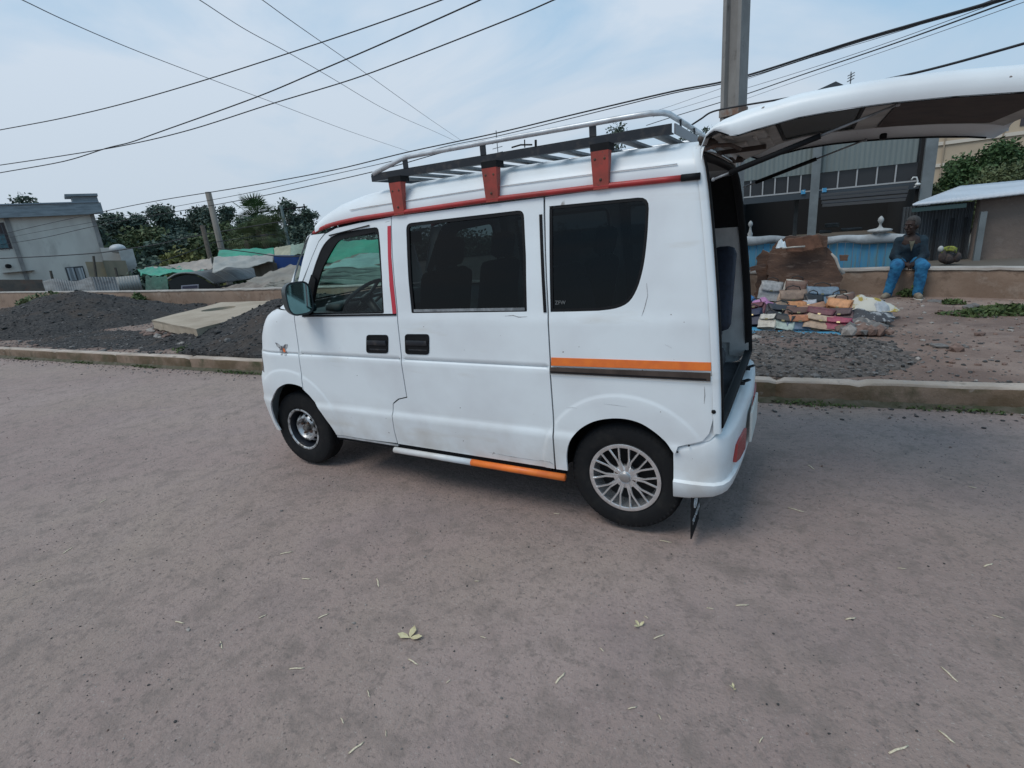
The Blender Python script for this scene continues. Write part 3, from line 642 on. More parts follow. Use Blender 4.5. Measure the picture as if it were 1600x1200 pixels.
# wheels
def tyre(cx, far, parent):
    s = -1 if far else 1; y0 = WID if far else 0
    front = cx < 1; M = Matrix.Translation(Vector((cx-(.014 if front else 0), y0+s*(.066 if front else .042), .279 if front else RW))) @ Matrix.Rotation(R_(-90)*s, 4, 'X')     # local +Z points inward
    return M
def wheel(cx, far, kind):
    M = tyre(cx, far, None); r = RW if kind == 'alloy' else .279; rr = .181 if kind == 'alloy' else .153; tw_ = 1 if kind == 'alloy' else .80
    mb = MB(); pf = [(rr-.004, .030), (rr+.004, .012), (rr+.02, .004), (rr+.045, .000), (r-.035, .003), (r-.014, .010), (r-.006, .022), (r-.001, .035), (r, .05)]
    tr = []
    for k in range(5): h = .05+.018*k; tr += [(r, h), (r-.007, h+.002), (r-.007, h+.006), (r, h+.008)]
    pf2 = pf+tr+[(r, .150), (r-.006, .165), (r-.03, .178), (rr, .17), (rr-.004, .12)]
    pf2 = [(a_, b_*tw_) for a_, b_ in pf2]; mb.lathe(pf2, 72, M)
    t_ = mb.build('tyre', TYRE, None, smooth=True, sharp=50)
    # shoulder blocks
    mb = MB()
    for k in range(60):
        a = 2*math.pi*k/60; Mk = M @ Matrix.Rotation(a, 4, 'Z'); mb.box((r-.024, 0, .0105), (.016, .012, .010), M=Mk)
    tb = mb.build('tread_block', TYRE, None)
    tb['kind'] = 'stuff'
    if kind == 'alloy':
        mb = MB(); mb.lathe([(rr+.004, .012), (rr+.004, .004), (rr-.004, .002), (rr-.016, .006), (rr-.020, .022), (rr-.026, .10), (rr-.02, .16)], 72, M)
        for k in range(10):
            for dlt, tw in ((-.105, -.045), (.105, .045)):
                a = 2*math.pi*k/10
                p0 = (.036*math.cos(a+dlt*1.2), .036*math.sin(a+dlt*1.2), .022); p1 = (.10*math.cos(a+dlt*.65), .10*math.sin(a+dlt*.65), .012); p2 = ((rr-.008)*math.cos(a+dlt*1.55), (rr-.008)*math.sin(a+dlt*1.55), .008)
                mb.tube([p0, p1, p2], [.0078, .0056, .0062], 6, M=M)
        mb.lathe([(.001, .012), (.028, .012), (.032, .018), (.062, .022), (.066, .034), (.06, .05)], 40, M)
        rim = mb.build('rim', CHROME, None, smooth=True, sharp=45)
        c = MB().lathe([(.0005, .004), (.02, .0045), (.027, .008), (.029, .016)], 32, M).build('centre_cap', mat('cap grey', (.36, .34, .33), .35, .6), None, smooth=True)
        lg = MB()
        for k in range(4): a = R_(20+90*k); lg.lathe([(.0005, .019), (.0085, .019), (.0095, .024)], 12, M @ Matrix.Translation((.047*math.cos(a), .047*math.sin(a), 0)))
        lgo = lg.build('wheel_nut', RUST, None)
    else:
        mb = MB(); mb.lathe([(rr+.004, .012), (rr+.005, .004), (rr-.002, .001), (rr-.010, .004), (rr-.013, .010)], 72, M); barrel = MB().lathe([(rr-.0135, .011), (rr-.024, .045), (rr-.026, .10), (.03, .10)], 60, M).build('rim_barrel', mat('dark barrel', (.012, .015, .022), .4), None, smooth=True, sharp=40)
        # pressed disc: scalloped ring with a raised crown
        prof = []
        N = 96; vs = []; rings = [(.112, .058), (.106, .046), (.094, .030), (.078, .024), (.070, .036), (.060, .052), (.03, .054)]
        for (q, h) in rings:
            for j in range(N):
                a = 2*math.pi*j/N; sc = 1.0
                vs.append((q*math.cos(a), q*math.sin(a), h))
        fs = []
        for i in range(len(rings)-1):
            for j in range(N):
                if i in (0, 1) and (j % 8) in (2, 3, 4, 5): continue
                fs.append((i*N+j, i*N+(j+1) % N, (i+1)*N+(j+1) % N, (i+1)*N+j))
        mb.add(vs, fs, M)
        rim = mb.build('rim', STEELW, None, smooth=True, sharp=45)
        c = MB().lathe([(.001, .02), (.022, .022), (.026, .03), (.03, .052), (.062, .056)], 24, M).build('hub', mat('dark hub', (.06, .045, .04), .6, .3, col2=(.16, .15, .14), scale=40), None, smooth=True, sharp=40)
        lg = MB()
        for k in range(4): a = R_(35+90*k); lg.lathe([(.0005, .030), (.008, .032), (.010, .054)], 6, M @ Matrix.Translation((.048*math.cos(a), .048*math.sin(a), 0)))
        lgo = lg.build('wheel_nut', RUST, None)
    dk = MB().lathe([(.001, .085), (rr-.02, .085)], 40, M).build('brake_drum', RUBBER, None)
    w = bpy.data.objects.new('wheel', None); COL.objects.link(w); w.location = (cx, (WID-.1) if far else .1, RW); w.empty_display_size = .1; parent_to(w, van)
    for o in (t_, tb, rim, c, lgo, dk)+((barrel,) if kind != 'alloy' else ()): parent_to(o, w)
    if kind != 'alloy': w['label'] = 'wheel with a plain steel rim'
    else: w['label'] = 'wheel with a many-spoked alloy rim'
wheel(XR, False, 'alloy'); wheel(XR, True, 'alloy'); wheel(XF, False, 'steel'); wheel(XF, True, 'steel')

# mudflap with an emblem and lettering
mb = MB().box((3.212, .115, .155), (.006, .20, .24)); mf = mb.build('mudflap', RUBBER, van)
RYZ = Matrix.Rotation(R_(90), 4, 'Z') @ RX90
mwh = mat('white print', (.72, .72, .72), .5)
text('mudflap_lettering', 'TOYOTA', .047, (3.2165, .122, .115), RYZ, mwh, mf, .0006)
mb = MB()
def ring(cy, cz, ry, rz, r): mb.tube([(3.217, cy+ry*math.cos(a), cz+rz*math.sin(a)) for a in np.linspace(0, 2*math.pi, 25)[:-1]], r, 5, closed=True)
ring(.10, .20, .042, .030, .0032); ring(.10, .203, .014, .026, .0022); ring(.10, .212, .028, .011, .0022)
mb.build('mudflap_emblem', mwh, mf)

# tailgate, opened
def tz(x): return float(np.interp(x, [3.222, 3.24, 3.27, 3.30, 3.36, 3.41, 3.557, 3.70, 3.84, 4.0, 4.165, 4.30, 4.40, 4.455, 4.475], [1.805, 1.848, 1.872, 1.889, 1.906, 1.915, 1.934, 1.938, 1.934, 1.924, 1.907, 1.888, 1.868, 1.845, 1.81]))
txs = [3.222, 3.228, 3.24, 3.255, 3.27, 3.30, 3.33, 3.36, 3.41, 3.48, 3.557, 3.65, 3.75, 3.84, 3.92, 4.0, 4.08, 4.165, 4.25, 4.32, 4.38, 4.41, 4.435, 4.45, 4.46]
prof = [(.055, -.088), (.050, -.070), (.052, -.045), (.062, -.022), (.085, -.006), (.13, .003), (.22, .012), (.40, .022), (.60, .027)]
prof = prof+[(WID/2, .028)]+[(WID-y, h) for y, h in reversed(prof)]
vs = []; k = len(prof)
for x in txs:
    tt = sm(3.222, 3.36, x); te = 1-sm(4.40, 4.475, x); q = min(tt, .3+.7*te)
    w = 1-.10*(1-sm(3.222, 3.40, x))*0-.03*(1-te)
    for y, h in prof: yy = WID/2+(y-WID/2)*w; vs.append((x, yy, tz(x)+(h if h > 0 else h*max(.22, q))))
mb = MB(); mb.add(vs, [(i*k+j, i*k+j+1, (i+1)*k+j+1, (i+1)*k+j) for i in range(len(txs)-1) for j in range(k-1)])
tg = mb.build('tailgate', WHITE, van, smooth=True)
# window of the tailgate and inner skin
tgw = rounded([(3.455,.14),(3.79,.11),(3.80,WID-.11),(3.46,WID-.14)], .06)
trimp = rounded([(3.90,.13),(4.37,.16),(4.36,WID-.16),(3.90,WID-.13)], .05)
ol = [(3.26,.075),(3.5,.064),(4.0,.062),(4.40,.080),(4.43,.10),(4.43,WID-.10),(4.40,WID-.080),(4.0,WID-.062),(3.5,WID-.064),(3.26,WID-.075)]
def zpanel(name, outline, holes, fz, material, parent, step=.05):
    def fn(x, y, far): return (x, y, fz(x, y))
    return panel(name, outline, holes, fn, material, parent, step, flange=0, hflange=0)
fz = lambda x, y: tz(x)-.026*max(.25, sm(3.222, 3.36, x))-.03*(1-sm(3.30, 3.46, x))
pi_ = zpanel('inner_skin', ol, [tgw, trimp], fz, BEIGE, tg, .04)
zpanel('trim_board', trimp, [], lambda x, y: fz(x, y)-.006, BROWNT, tg, .06)
zpanel('window_seal', tgw, [inset(tgw, .014)], lambda x, y: fz(x, y)-.003, RUBBER, tg, .05)
zpanel('window_pane', inset(tgw, .012), [], lambda x, y: fz(x, y)+.006, mat('dark rear glass', (.018, .028, .026), .4, spec=.2), tg, .06)
for ye in (.059, WID-.059): MB().tube([(x, ye, tz(x)-.086*max(.25, sm(3.222, 3.36, x))) for x in np.linspace(3.24, 4.38, 30)], .005, 6).build('edge_seal', RUBBER, tg, smooth=True)
# wiper motor cover, hinges, latch, brackets under the tailgate
mb = MB()
mb.box((3.36, .28, 1.836), (.16, .20, .018), b=.008); mb.box((3.31, .20, 1.830), (.02, .14, .012), b=.004); mb.box((3.30, .47, 1.826), (.10, .10, .02), b=.006); mb.box((3.42, .62, 1.835), (.05, .34, .014), b=.004)
mb.box((3.40, .28, 1.822), (.012, .12, .012), b=.003)
mb.build('inner_bracket', BEIGE, tg, smooth=True, sharp=40)
for y0 in (.22, WID-.22): MB().box((3.225, y0, 1.822), (.07, .06, .03), b=.006).tube([(3.20, y0-.05, 1.838), (3.20, y0+.05, 1.838)], .012).build('hinge', mat('hinge iron b', (.05, .035, .028), .7), tg, smooth=True)
mb = MB()
mb.box((3.30, .62, 1.815), (.24, .03, .02), b=.004)
mb.build('hinge_arm', mat('hinge arm iron', (.05, .035, .028), .7), tg); mb = MB(); mb.tube([(3.235, .09, 1.79), (3.27, .13, 1.80), (3.31, .22, 1.805), (3.33, .4, 1.80)], .008)
mb.build('wiring', mat('wiring loom', (.05, .035, .028), .7, col2=(.11, .055, .035), scale=30), tg, smooth=True)
mb = MB(); mb.box((3.93, 1.28, 1.845), (.03, .05, .03), b=.006); mb.build('rubber_stop', DARK, tg)
for y0 in (.115, WID-.115):
    a = Vector((3.262, y0, 1.672)); b = Vector((3.86, y0+.01, 1.848)); mid = a.lerp(b, .62)
    mb = MB(); mb.tube([a.lerp(b, .10), mid], .011, 10); st_ = mb.build('gas_strut', RUBBER, tg, smooth=True)
    mb = MB(); mb.tube([a, a.lerp(b, .12)], .005, 8); mb.tube([mid, b], .0045, 8); mb.ball(tuple(b), .008, 6); mb.ball(tuple(a), .008, 6); mb.build('strut_rod', GREYM, st_, smooth=True)

# roof rack: its own frame clamped to the drip rails
rack = thing('roof_rack', 'black and silver roof rack held on the white van by red brackets', 'roof rack', (2.3, .74, 1.7))
YN, YF = .145, WID-.145
for y0, s in ((YN, 1), (YF, -1)):
    mb = MB(); pts = [(1.425, y0), (3.09, y0)]
    mb.box(((1.425+3.09)/2, y0, 1.892), (3.09-1.425, .006, .040)); mb.box(((1.425+3.09)/2, y0+s*.02, 1.875), (3.09-1.425, .036, .005))
    mb.build('side_bar', BLKM, rack)
    mb = MB(); mb.tube([(1.44, y0, 1.912), (1.645, y0, 1.960), (1.675, y0, 1.965), (1.72, y0, 1.967), (2.2, y0, 1.968), (2.9, y0, 1.966), (3.00, y0, 1.964), (3.045, y0+s*.03, 1.963), (3.06, y0+s*.08, 1.963), (3.062, WID/2, 1.963)], .0125, 10)
    mb.build('top_tube', SILV, rack, smooth=True)
    for x in (1.675, 2.17, 2.745):
        MB().box((x, y0, 1.935), (.032, .006, .05)).build('post', BLKM, rack)
MB().box((3.10, WID/2, 1.892), (.006, YF-YN-.02, .040)).build('cross_bar', mat('rear bar', (.16, .16, .17), .5, .2), rack)
MB().box((1.422, WID/2, 1.888), (.006, YF-YN, .034)).build('cross_bar', BLKM, rack)
for y_ in (.4, .74, 1.1): MB().box((3.075, y_, 1.935), (.008, .012, .05)).build('post', BLKM, rack)
SLATM = mat('dull slat paint', (.14, .145, .15), .55, .2, var=.5, scale=20)
for x in np.linspace(1.52, 3.02, 11):
    MB().box((float(x), WID/2, 1.883), (.048, YF-YN-.05, .012)).build('slat', SLATM, rack)
mb = MB(); mb.tube([(2.33, YN+.004, 1.925), (2.38, YN+.004, 1.930), (2.44, YN+.004, 1.922)], .004, 5); mb.tube([(2.40, YN+.004, 1.915), (2.402, YN+.004, 1.95)], .003, 5); mb.tube([(2.46, YN, 1.91), (2.462, YN, 1.94)], .006, 5); mb.build('bolt', RUBBER, rack)
for y0, s in ((.0, 1), (WID, -1)):
    for x in (1.636, 2.232, 2.795):
        yb = y0+s*(.082); yt = y0+s*(.078); w = .041
        zb = zrail(x)-.008; vs = [(x-w*.85, yb, zb), (x+w*.85, yb, zb), (x+w, yt, 1.842), (x-w, yt, 1.842)]; d_ = s*.045
        vs2 = [(a, b+d_*(1.0 if i > 1 else .35), c) for i, (a, b, c) in enumerate(vs)]
        mb = MB().add(vs+vs2, [(0,1,2,3), (4,7,6,5), (0,4,5,1), (1,5,6,2), (2,6,7,3), (3,7,4,0)])
        bk = mb.build('bracket', REDBR, rack)
        mb = MB(); 
        for dx, dz in ((-.022, .125), (.022, .125), (0, .04)): mb.ball((x+dx, yb-s*.001, zb+dz), (.007, .005, .007), 6)
        mb.build('bolt', RUST, bk)
        mb = MB(); mb.box((x, y0+s*.118, 1.858), (.086, .075, .030)); mb.build('clamp', DARK, rack)

# ==================================================================== THE GROUND
def smt(a, b, t): return sm(a, b, t)
def n2(x, y, s, o=0): return noise.noise(Vector((x*s, y*s, o)))
def ykerb(x): return float(np.interp(x, [-60, -10.1, -2.6, 3.4, 5.05, 12], [-1.3, 1.67, 1.96, 2.32, 2.48, 3.1]))
def ywall(x): return float(np.interp(x, [-60, 3.6, 4.6, 5.4, 6.3, 9], [7.0, 7.0, 6.93, 6.62, 6.15, 5.0]))
MD1, MD2 = (-13.6, 4.35, 2.55, .78), (-3.75, 3.95, 2.1, .62)
def verge_z(x, y):
    z = .155+.02*n2(x, y, .9)+.012*n2(x, y, 4, 3)
    z += .03*smt(2.4, 5, y)
    return z
ROAD = mat('worn dusty asphalt', (.288, .211, .187), .92, col2=(.352, .268, .238), scale=.5, spec=.3, bump=.010, bscale=48, pos=(.35, .68), detail=9,
           double=[((.32, .25, .20), .30, .50, .80), ((.25, .20, .178), 1.7, .52, .90), ((.42, .365, .325), 110, .58, .74), ((.12, .096, .086), 62, .57, .72), ((.19, .152, .134), 26, .52, .74), ((.215, .170, .148), 6, .50, .74), ((.25, .19, .18), .9, .56, .95)])
EARTH = mat('brown earth', (.175, .115, .090), .95, col2=(.29, .21, .17), scale=.9, bump=.012, bscale=28, detail=9, double=[((.13, .085, .068), 2.2, .48, .70), ((.32, .27, .25), 30, .62, .74), ((.07, .055, .05), 44, .6, .7)])
GRAVM = mat('dark gravel', (.030, .029, .029), .97, col2=(.075, .068, .064), scale=16, bump=.02, bscale=30, spec=.2, double=[((.17, .155, .145), 48, .64, .72), ((.075, .058, .048), 1.3, .5, .7)])
GRAVS = mat('thin brown gravel', (.085, .072, .064), .97, col2=(.16, .135, .12), scale=18, bump=.012, bscale=40, spec=.2, double=[((.26, .23, .21), 50, .62, .72), ((.045, .04, .037), 30, .55, .7), ((.19, .13, .11), 1.5, .5, .7)])
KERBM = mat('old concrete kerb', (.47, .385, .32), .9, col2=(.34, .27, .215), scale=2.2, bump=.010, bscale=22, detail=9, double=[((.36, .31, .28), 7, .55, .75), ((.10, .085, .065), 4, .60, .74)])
def structure(o): o['kind'] = 'structure'; return o
# road as one fine sheet near the camera inside one very large sheet
def ramp(a, b, n, p=1.0): return [a+(b-a)*(i/n)**p for i in range(n+1)]
xs = sorted(set([-600, -300, -150, -100]+[round(v, 3) for v in np.linspace(-60, -14, 24)]+[round(v, 3) for v in np.linspace(-14, 9, 150)]+[12, 20, 60, 200, 600]))
def sheet_rows(rows, zf, name, m, xs=xs):
    vs = [(x, r(x) if callable(r) else r, 0) for x in xs for r in rows]; vs = [(x, y, zf(x, y)) for x, y, _ in vs]; k = len(rows)
    mb = MB(); mb.add(vs, [(i*k+j, (i+1)*k+j, (i+1)*k+j+1, i*k+j+1) for i in range(len(xs)-1) for j in range(k-1)])
    return structure(mb.build(name, m, smooth=True))
rows = [-600, -100, -20, -8]+[round(v, 3) for v in np.linspace(-4, 1.2, 46)]
rows = rows+[(lambda t: (lambda x: 1.2+(ykerb(x)+.02-1.2)*t if x > -7 else 1.2+(max(ykerb(x), 1.2-1.0)+.02-1.2)*t))(t) for t in (.2, .4, .6, .8, 1)]
road_rows = [lambda x, q=q: ykerb(x)+.03-q for q in (600, 100, 20, 9)+tuple(float(v) for v in np.linspace(7, 0, 64))]
sheet_rows(road_rows, lambda x, y: .010*n2(x, y, .45)*(1 if -15 < x < 10 else 0)+.0035*n2(x, y, 3, 5)-.012, 'road', ROAD)
# kerb: a real step with broken edges and joints
kx = [round(float(v), 4) for v in np.concatenate([np.linspace(-60, -14, 30), np.linspace(-14, 9, 400), [12, 20, 60]])]
vs = []; prof = [(-.0, -.05), (.0, .02), (.004, .09), (.006, .150), (.016, .166), (.06, .170), (.115, .168), (.13, .155), (.135, -.05)]
for x in kx:
    y0 = ykerb(x); fz_ = .012*n2(x, 0, 2.2)+.006*n2(x, 0, 9)
    jt = min(abs((x+.35) % 1.9), 1.9-abs((x+.35) % 1.9)); gap = .040*(1-smt(.0, .045, jt))
    crack = .03*(1-smt(0, .05, abs(x-4.03)))
    for j, (dy, dz) in enumerate(prof):
        e = 1 if 2 <= j <= 4 else .3
        vs.append((x, y0+dy+fz_*e*.8+gap*(j < 5)+crack*(1 if 1 <= j <= 4 else 0)*abs(n2(x, j, 20))*2, dz+(.008*n2(x, j*.7, 3)-gap*.8-crack*.5)*(1 if 3 <= j <= 7 else 0)))
k = len(prof); mb = MB(); mb.add(vs, [(i*k+j, (i+1)*k+j, (i+1)*k+j+1, i*k+j+1) for i in range(len(kx)-1) for j in range(k-1)])
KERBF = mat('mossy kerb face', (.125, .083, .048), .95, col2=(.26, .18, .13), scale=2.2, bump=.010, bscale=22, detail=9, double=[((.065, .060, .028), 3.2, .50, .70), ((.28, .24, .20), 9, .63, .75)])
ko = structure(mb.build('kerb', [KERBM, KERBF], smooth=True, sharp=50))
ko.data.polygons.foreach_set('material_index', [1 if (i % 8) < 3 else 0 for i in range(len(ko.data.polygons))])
# moss line at the foot of the kerb
MOSS = mat('moss and dirt', (.060, .058, .030), .95, col2=(.12, .10, .075), scale=9, bump=.006, bscale=60)
vs = []; kk = 0
mx_ = [float(v) for v in np.linspace(-14, 8, 500)]
for x in mx_:
    w = .035+.05*abs(n2(x, 0, 1.7))+.03*abs(n2(x, 1, 8)); h = .022+.022*abs(n2(x, 2, 5)); y0 = ykerb(x)
    vs += [(x, y0-w, -.012), (x, y0-w*.45, .004+h*.25), (x, y0-.003, h), (x, y0+.02, h)]
mb = MB(); mb.add(vs, [(i*4+j, (i+1)*4+j, (i+1)*4+j+1, i*4+j+1) for i in range(len(mx_)-1) for j in range(3)])
o = mb.build('kerb_dirt', MOSS, smooth=True); tag(o, 'mossy dirt gathered along the foot of the kerb', 'dirt', kind='stuff')
# verge between kerb and low wall
vrows = [lambda x, t=t: ykerb(x)+.10+(ywall(x)+.12-ykerb(x)-.10)*t for t in [float(v) for v in np.linspace(0, 1, 60)]]
sheet_rows(vrows, verge_z, 'verge', EARTH, xs=[v for v in xs if -100 <= v <= 60])
# darker gravel spread over the verge beside the van
def patch(name, cx, cy, rx, ry, h, label, cat, nn=70, base=None, m=GRAVM, top=None, seed=0):
    vs = []; N1 = nn
    for i in range(N1+1):
        for j in range(N1+1):
            u = (i/N1*2-1); v = (j/N1*2-1); x = cx+u*rx*1.25; y = cy+v*ry*1.25
            d = math.hypot(u*1.25, v*1.25)*(1+.22*n2(x, y, .9, seed)+.12*n2(x, y, 3, seed))
            hh = h*max(0, (1-d))**(1.0 if h > .3 else .6)*(1-.0*d) if d < 1 else -.05*(d-1)-.004
            if h > .3 and d < 1: hh = h*(1-smt(0, 1, d)*.35-d*.65)*(1+.10*n2(x, y, 1.6, seed)); hh = min(hh, h*.93+.02*n2(x, y, 2))
            if d < 1: hh += .022*n2(x, y, 7, seed)+(.06 if h > .3 else .02)*n2(x, y, 2.2, seed)*(1-d)
            y = max(y, ykerb(x)+.125); y = min(y, ywall(x)-.02)
            vs.append((x, y, verge_z(x, y)+hh))
    mb = MB(); mb.add(vs, [(i*(N1+1)+j, (i+1)*(N1+1)+j, (i+1)*(N1+1)+j+1, i*(N1+1)+j+1) for i in range(N1) for j in range(N1)])
    return tag(mb.build(name, m, smooth=True), label, cat), vs
_, mv1 = patch('gravel_heap', MD1[0], MD1[1], 3.9, 2.6, MD1[3], 'big dark gravel heap on the left between kerb and low wall', 'gravel heap', seed=2)
_, mv2 = patch('gravel_heap', MD2[0], MD2[1], 3.0, 2.2, MD2[3], 'dark gravel heap partly hidden behind the front of the van', 'gravel heap', seed=8)
gp, mv3 = patch('gravel_spread', 2.9, 3.2, 1.75, .95, .05, 'thin dark gravel spread behind the kerb by the handbags', 'gravel', seed=4, m=GRAVS); g2_, mv4 = patch('gravel_spread', -8.2, 2.75, 3.2, .75, .04, 'thin dark gravel spilled along the kerb between the two heaps', 'gravel', seed=14); g2_['kind'] = 'stuff'; gp['kind'] = 'stuff'; del gp['category']; gp['category'] = 'gravel'

# stones: one low-poly stone scattered many times into a single mesh
def ico():
    bm = bmesh.new(); bmesh.ops.create_icosphere(bm, subdivisions=1, radius=1); bm.verts.index_update()
    v = np.array([tuple(a.co) for a in bm.verts]); f = [tuple(a.index for a in q.verts) for q in bm.faces]; bm.free(); return v, f
IV, IF = ico(); IF = np.array(IF)
nr = np.random.RandomState(5)
def scatter(name, P, R, materials, label, cat='stones', kind='stuff', flat=.6):
    n = len(P); V = np.zeros((n, len(IV), 3)); 
    sc = nr.uniform(.65, 1.3, (n, 1, 3))*np.array([1, 1, flat]); jit = 1+nr.uniform(-.22, .22, (n, len(IV), 1)); a = nr.uniform(0, 6.28, n)
    Q = IV[None]*jit*sc*np.array(R)[:, None, None]; ca, sa = np.cos(a)[:, None], np.sin(a)[:, None]
    V[..., 0] = Q[..., 0]*ca-Q[..., 1]*sa+np.array(P)[:, None, 0]; V[..., 1] = Q[..., 0]*sa+Q[..., 1]*ca+np.array(P)[:, None, 1]; V[..., 2] = Q[..., 2]+np.array(P)[:, None, 2]
    F = (IF[None]+(np.arange(n)*len(IV))[:, None, None]).reshape(-1, 3)
    me = bpy.data.meshes.new(name); me.from_pydata(V.reshape(-1, 3).tolist(), [], F.tolist())
    for mm in materials: me.materials.append(mm)
    mi = np.repeat(nr.randint(0, len(materials), n), len(IF)); me.polygons.foreach_set('material_index', mi.astype(np.int32)); me.update()
    o = bpy.data.objects.new(name, me); COL.objects.link(o); return tag(o, label, cat, kind=kind)
ST1 = mat('grey stone', (.17, .155, .145), .9, var=.4, scale=30); ST2 = mat('pale stone', (.34, .30, .27), .9, var=.4, scale=30); ST3 = mat('dark stone', (.055, .052, .05), .9, var=.4, scale=30); ST5 = mat('black stone', (.028, .027, .026), .9, var=.4, scale=30); ST4 = mat('reddish stone', (.20, .13, .105), .9, var=.4, scale=30)
P = []; R = []
def roadz(x, y): return .010*n2(x, y, .45)+.0035*n2(x, y, 3, 5)-.012
for _ in range(9500):
    x = rnd.uniform(-6, 7.5); y = rnd.uniform(-3.4, 2.3)
    r = rnd.choice([.0018, .0022, .0028, .0035, .0045]); 
    if rnd.random() < .010: r = rnd.uniform(.006, .010)
    if y > ykerb(x): continue
    P.append((x, y, roadz(x, y)+r*.3)); R.append(r)
for _ in range(1500):
    x = rnd.uniform(-12, 7); y = ykerb(x)-abs(rnd.gauss(0, .16))-.01; r = rnd.choice([.003, .005, .007, .010, .014]); P.append((x, y, roadz(x, y)+r*.3)); R.append(r)
scatter('road_grit', P, R, [ST1, ST3, ST1, ST4, ST3, ST2], 'small stones and grit lying loose on the road', 'grit')
P = []; R = []
for _ in range(5200):
    x = rnd.uniform(-12, 7.5); y = rnd.uniform(ykerb(x)+.15, ywall(x)-.05); r = rnd.choice([.006, .008, .010, .013, .018, .024]); 
    if rnd.random() < .02: r = rnd.uniform(.04, .07)
    P.append((x, y, verge_z(x, y)+r*.25)); R.append(r)
scatter('verge_stones', P, R, [ST1, ST4, ST4, ST2, ST1, ST4], 'loose stones scattered over the brown earth verge', 'stones')
for vs_, nme, cnt, lbl in ((mv1, 'heap_gravel', 6500, 'loose dark stones covering the big left gravel heap'), (mv2, 'heap_gravel', 6500, 'loose dark stones covering the gravel heap by the van'), (mv4, 'spread_gravel', 3200, 'loose dark gravel stones along the kerb between the heaps'), (mv3, 'spread_gravel', 5200, 'loose dark gravel stones behind the kerb right of the van')):
    N1 = 70; P = []; R = []
    for _ in range(cnt):
        i = rnd.randrange(N1); j = rnd.randrange(N1); a = Vector(vs_[i*(N1+1)+j]); b = Vector(vs_[(i+1)*(N1+1)+j+1]); p = a.lerp(b, rnd.random()); p.x += rnd.uniform(-.04, .04)
        if p.z < verge_z(p.x, p.y)+.0:
            if rnd.random() < .75: continue
            p.z = verge_z(p.x, p.y)
        r = rnd.choice([.007, .010, .013, .016, .022]+([.04, .055] if rnd.random() < .05 else [])) if nme == 'heap_gravel' else rnd.choice([.006, .008, .010, .013, .019]); P.append((p.x, p.y, p.z+r*.2)); R.append(r)
    scatter(nme, P, R, [ST3, ST3, ST5, ST3, ST5, ST1] if nme == 'heap_gravel' else [ST3, ST1, ST3, ST3, ST1], lbl, 'gravel')

# far ground: falls away behind the wall on the left, level terrace on the right
LOW = mat('far dry ground', (.125, .105, .085), .95, col2=(.085, .075, .058), scale=.15, detail=8)
def gz(x, y):
    d = y-ywall(x)
    t = smt(.5, 3.0, x)         # terrace on the right
    low = -.2-1.6*smt(.2, 5, d)-.0*d
    if y > 45: low -= (y-45)*.01
    return low*(1-t)+(.50)*t
gx = [-900, -500, -300, -200]+[float(v) for v in np.linspace(-150, 12, 110)]+[20, 40, 90, 200, 500, 900]
grow = [(lambda x, q=q: ywall(x)+q) for q in (.12, .5, 1, 2, 3, 4, 6, 9, 14, 20, 30, 45, 70, 120, 250, 600, 1200)]
sheet_rows(grow, gz, 'ground', LOW, xs=gx)
# low wall
WALLM = mat('rendered low wall', (.27, .19, .14), .92, col2=(.18, .118, .082), scale=1.2, bump=.006, bscale=22, detail=9, double=[((.36, .29, .235), 2.4, .55, .75), ((.11, .07, .048), 3.4, .56, .74)])
CAPM = mat('wall cap', (.40, .36, .32), .9, col2=(.27, .23, .20), scale=3, double=[((.13, .11, .09), 5, .62, .74)])
wx = [float(v) for v in np.concatenate([np.linspace(-60, -20, 20), np.linspace(-20, 9, 260)])]
def wtop(x): return float(np.interp(x, [-60, -26, -16, -9.4, 2.9, 4.2, 6.1, 9], [.86, .80, .63, .56, .56, .545, .56, .56]))+.010*n2(x, 0, 1.5)+.006*n2(x, 0, 6)
vs = []; pr = [(0, 0), (.0, .3), (.01, .7), (.015, .97)]
for x in wx:
    y0 = ywall(x); t = wtop(x); b = .05
    vs += [(x, y0+.012*n2(x, 0, 3), b), (x, y0+.010*n2(x, 1, 3), b+(t-b)*.35), (x, y0+.012*n2(x, 2, 3), b+(t-b)*.7), (x, y0+.006, t-.03), (x, y0+.02, t), (x, y0+.24, t), (x, y0+.26, -1.2)]
mb = MB(); k = 7; mb.add(vs, [(i*k+j, (i+1)*k+j, (i+1)*k+j+1, i*k+j+1) for i in range(len(wx)-1) for j in range(k-1)])
wl = thing('low_wall', 'low brown rendered wall running behind the verge', 'wall', (-5, 7, .1))
mb.build('wall_face', WALLM, wl, smooth=True, sharp=40)
vs = []
for x in wx:
    y0 = ywall(x); t = wtop(x); vs += [(x, y0-.012+.01*n2(x, 3, 5), t-.022+.01*n2(x, 3, 7)), (x, y0-.004, t+.006), (x, y0+.23, t+.006), (x, y0+.245, t-.02)]
mb = MB(); mb.add(vs, [(i*4+j, (i+1)*4+j, (i+1)*4+j+1, i*4+j+1) for i in range(len(wx)-1) for j in range(3)]); mb.build('wall_cap', CAPM, wl, smooth=True, sharp=40)

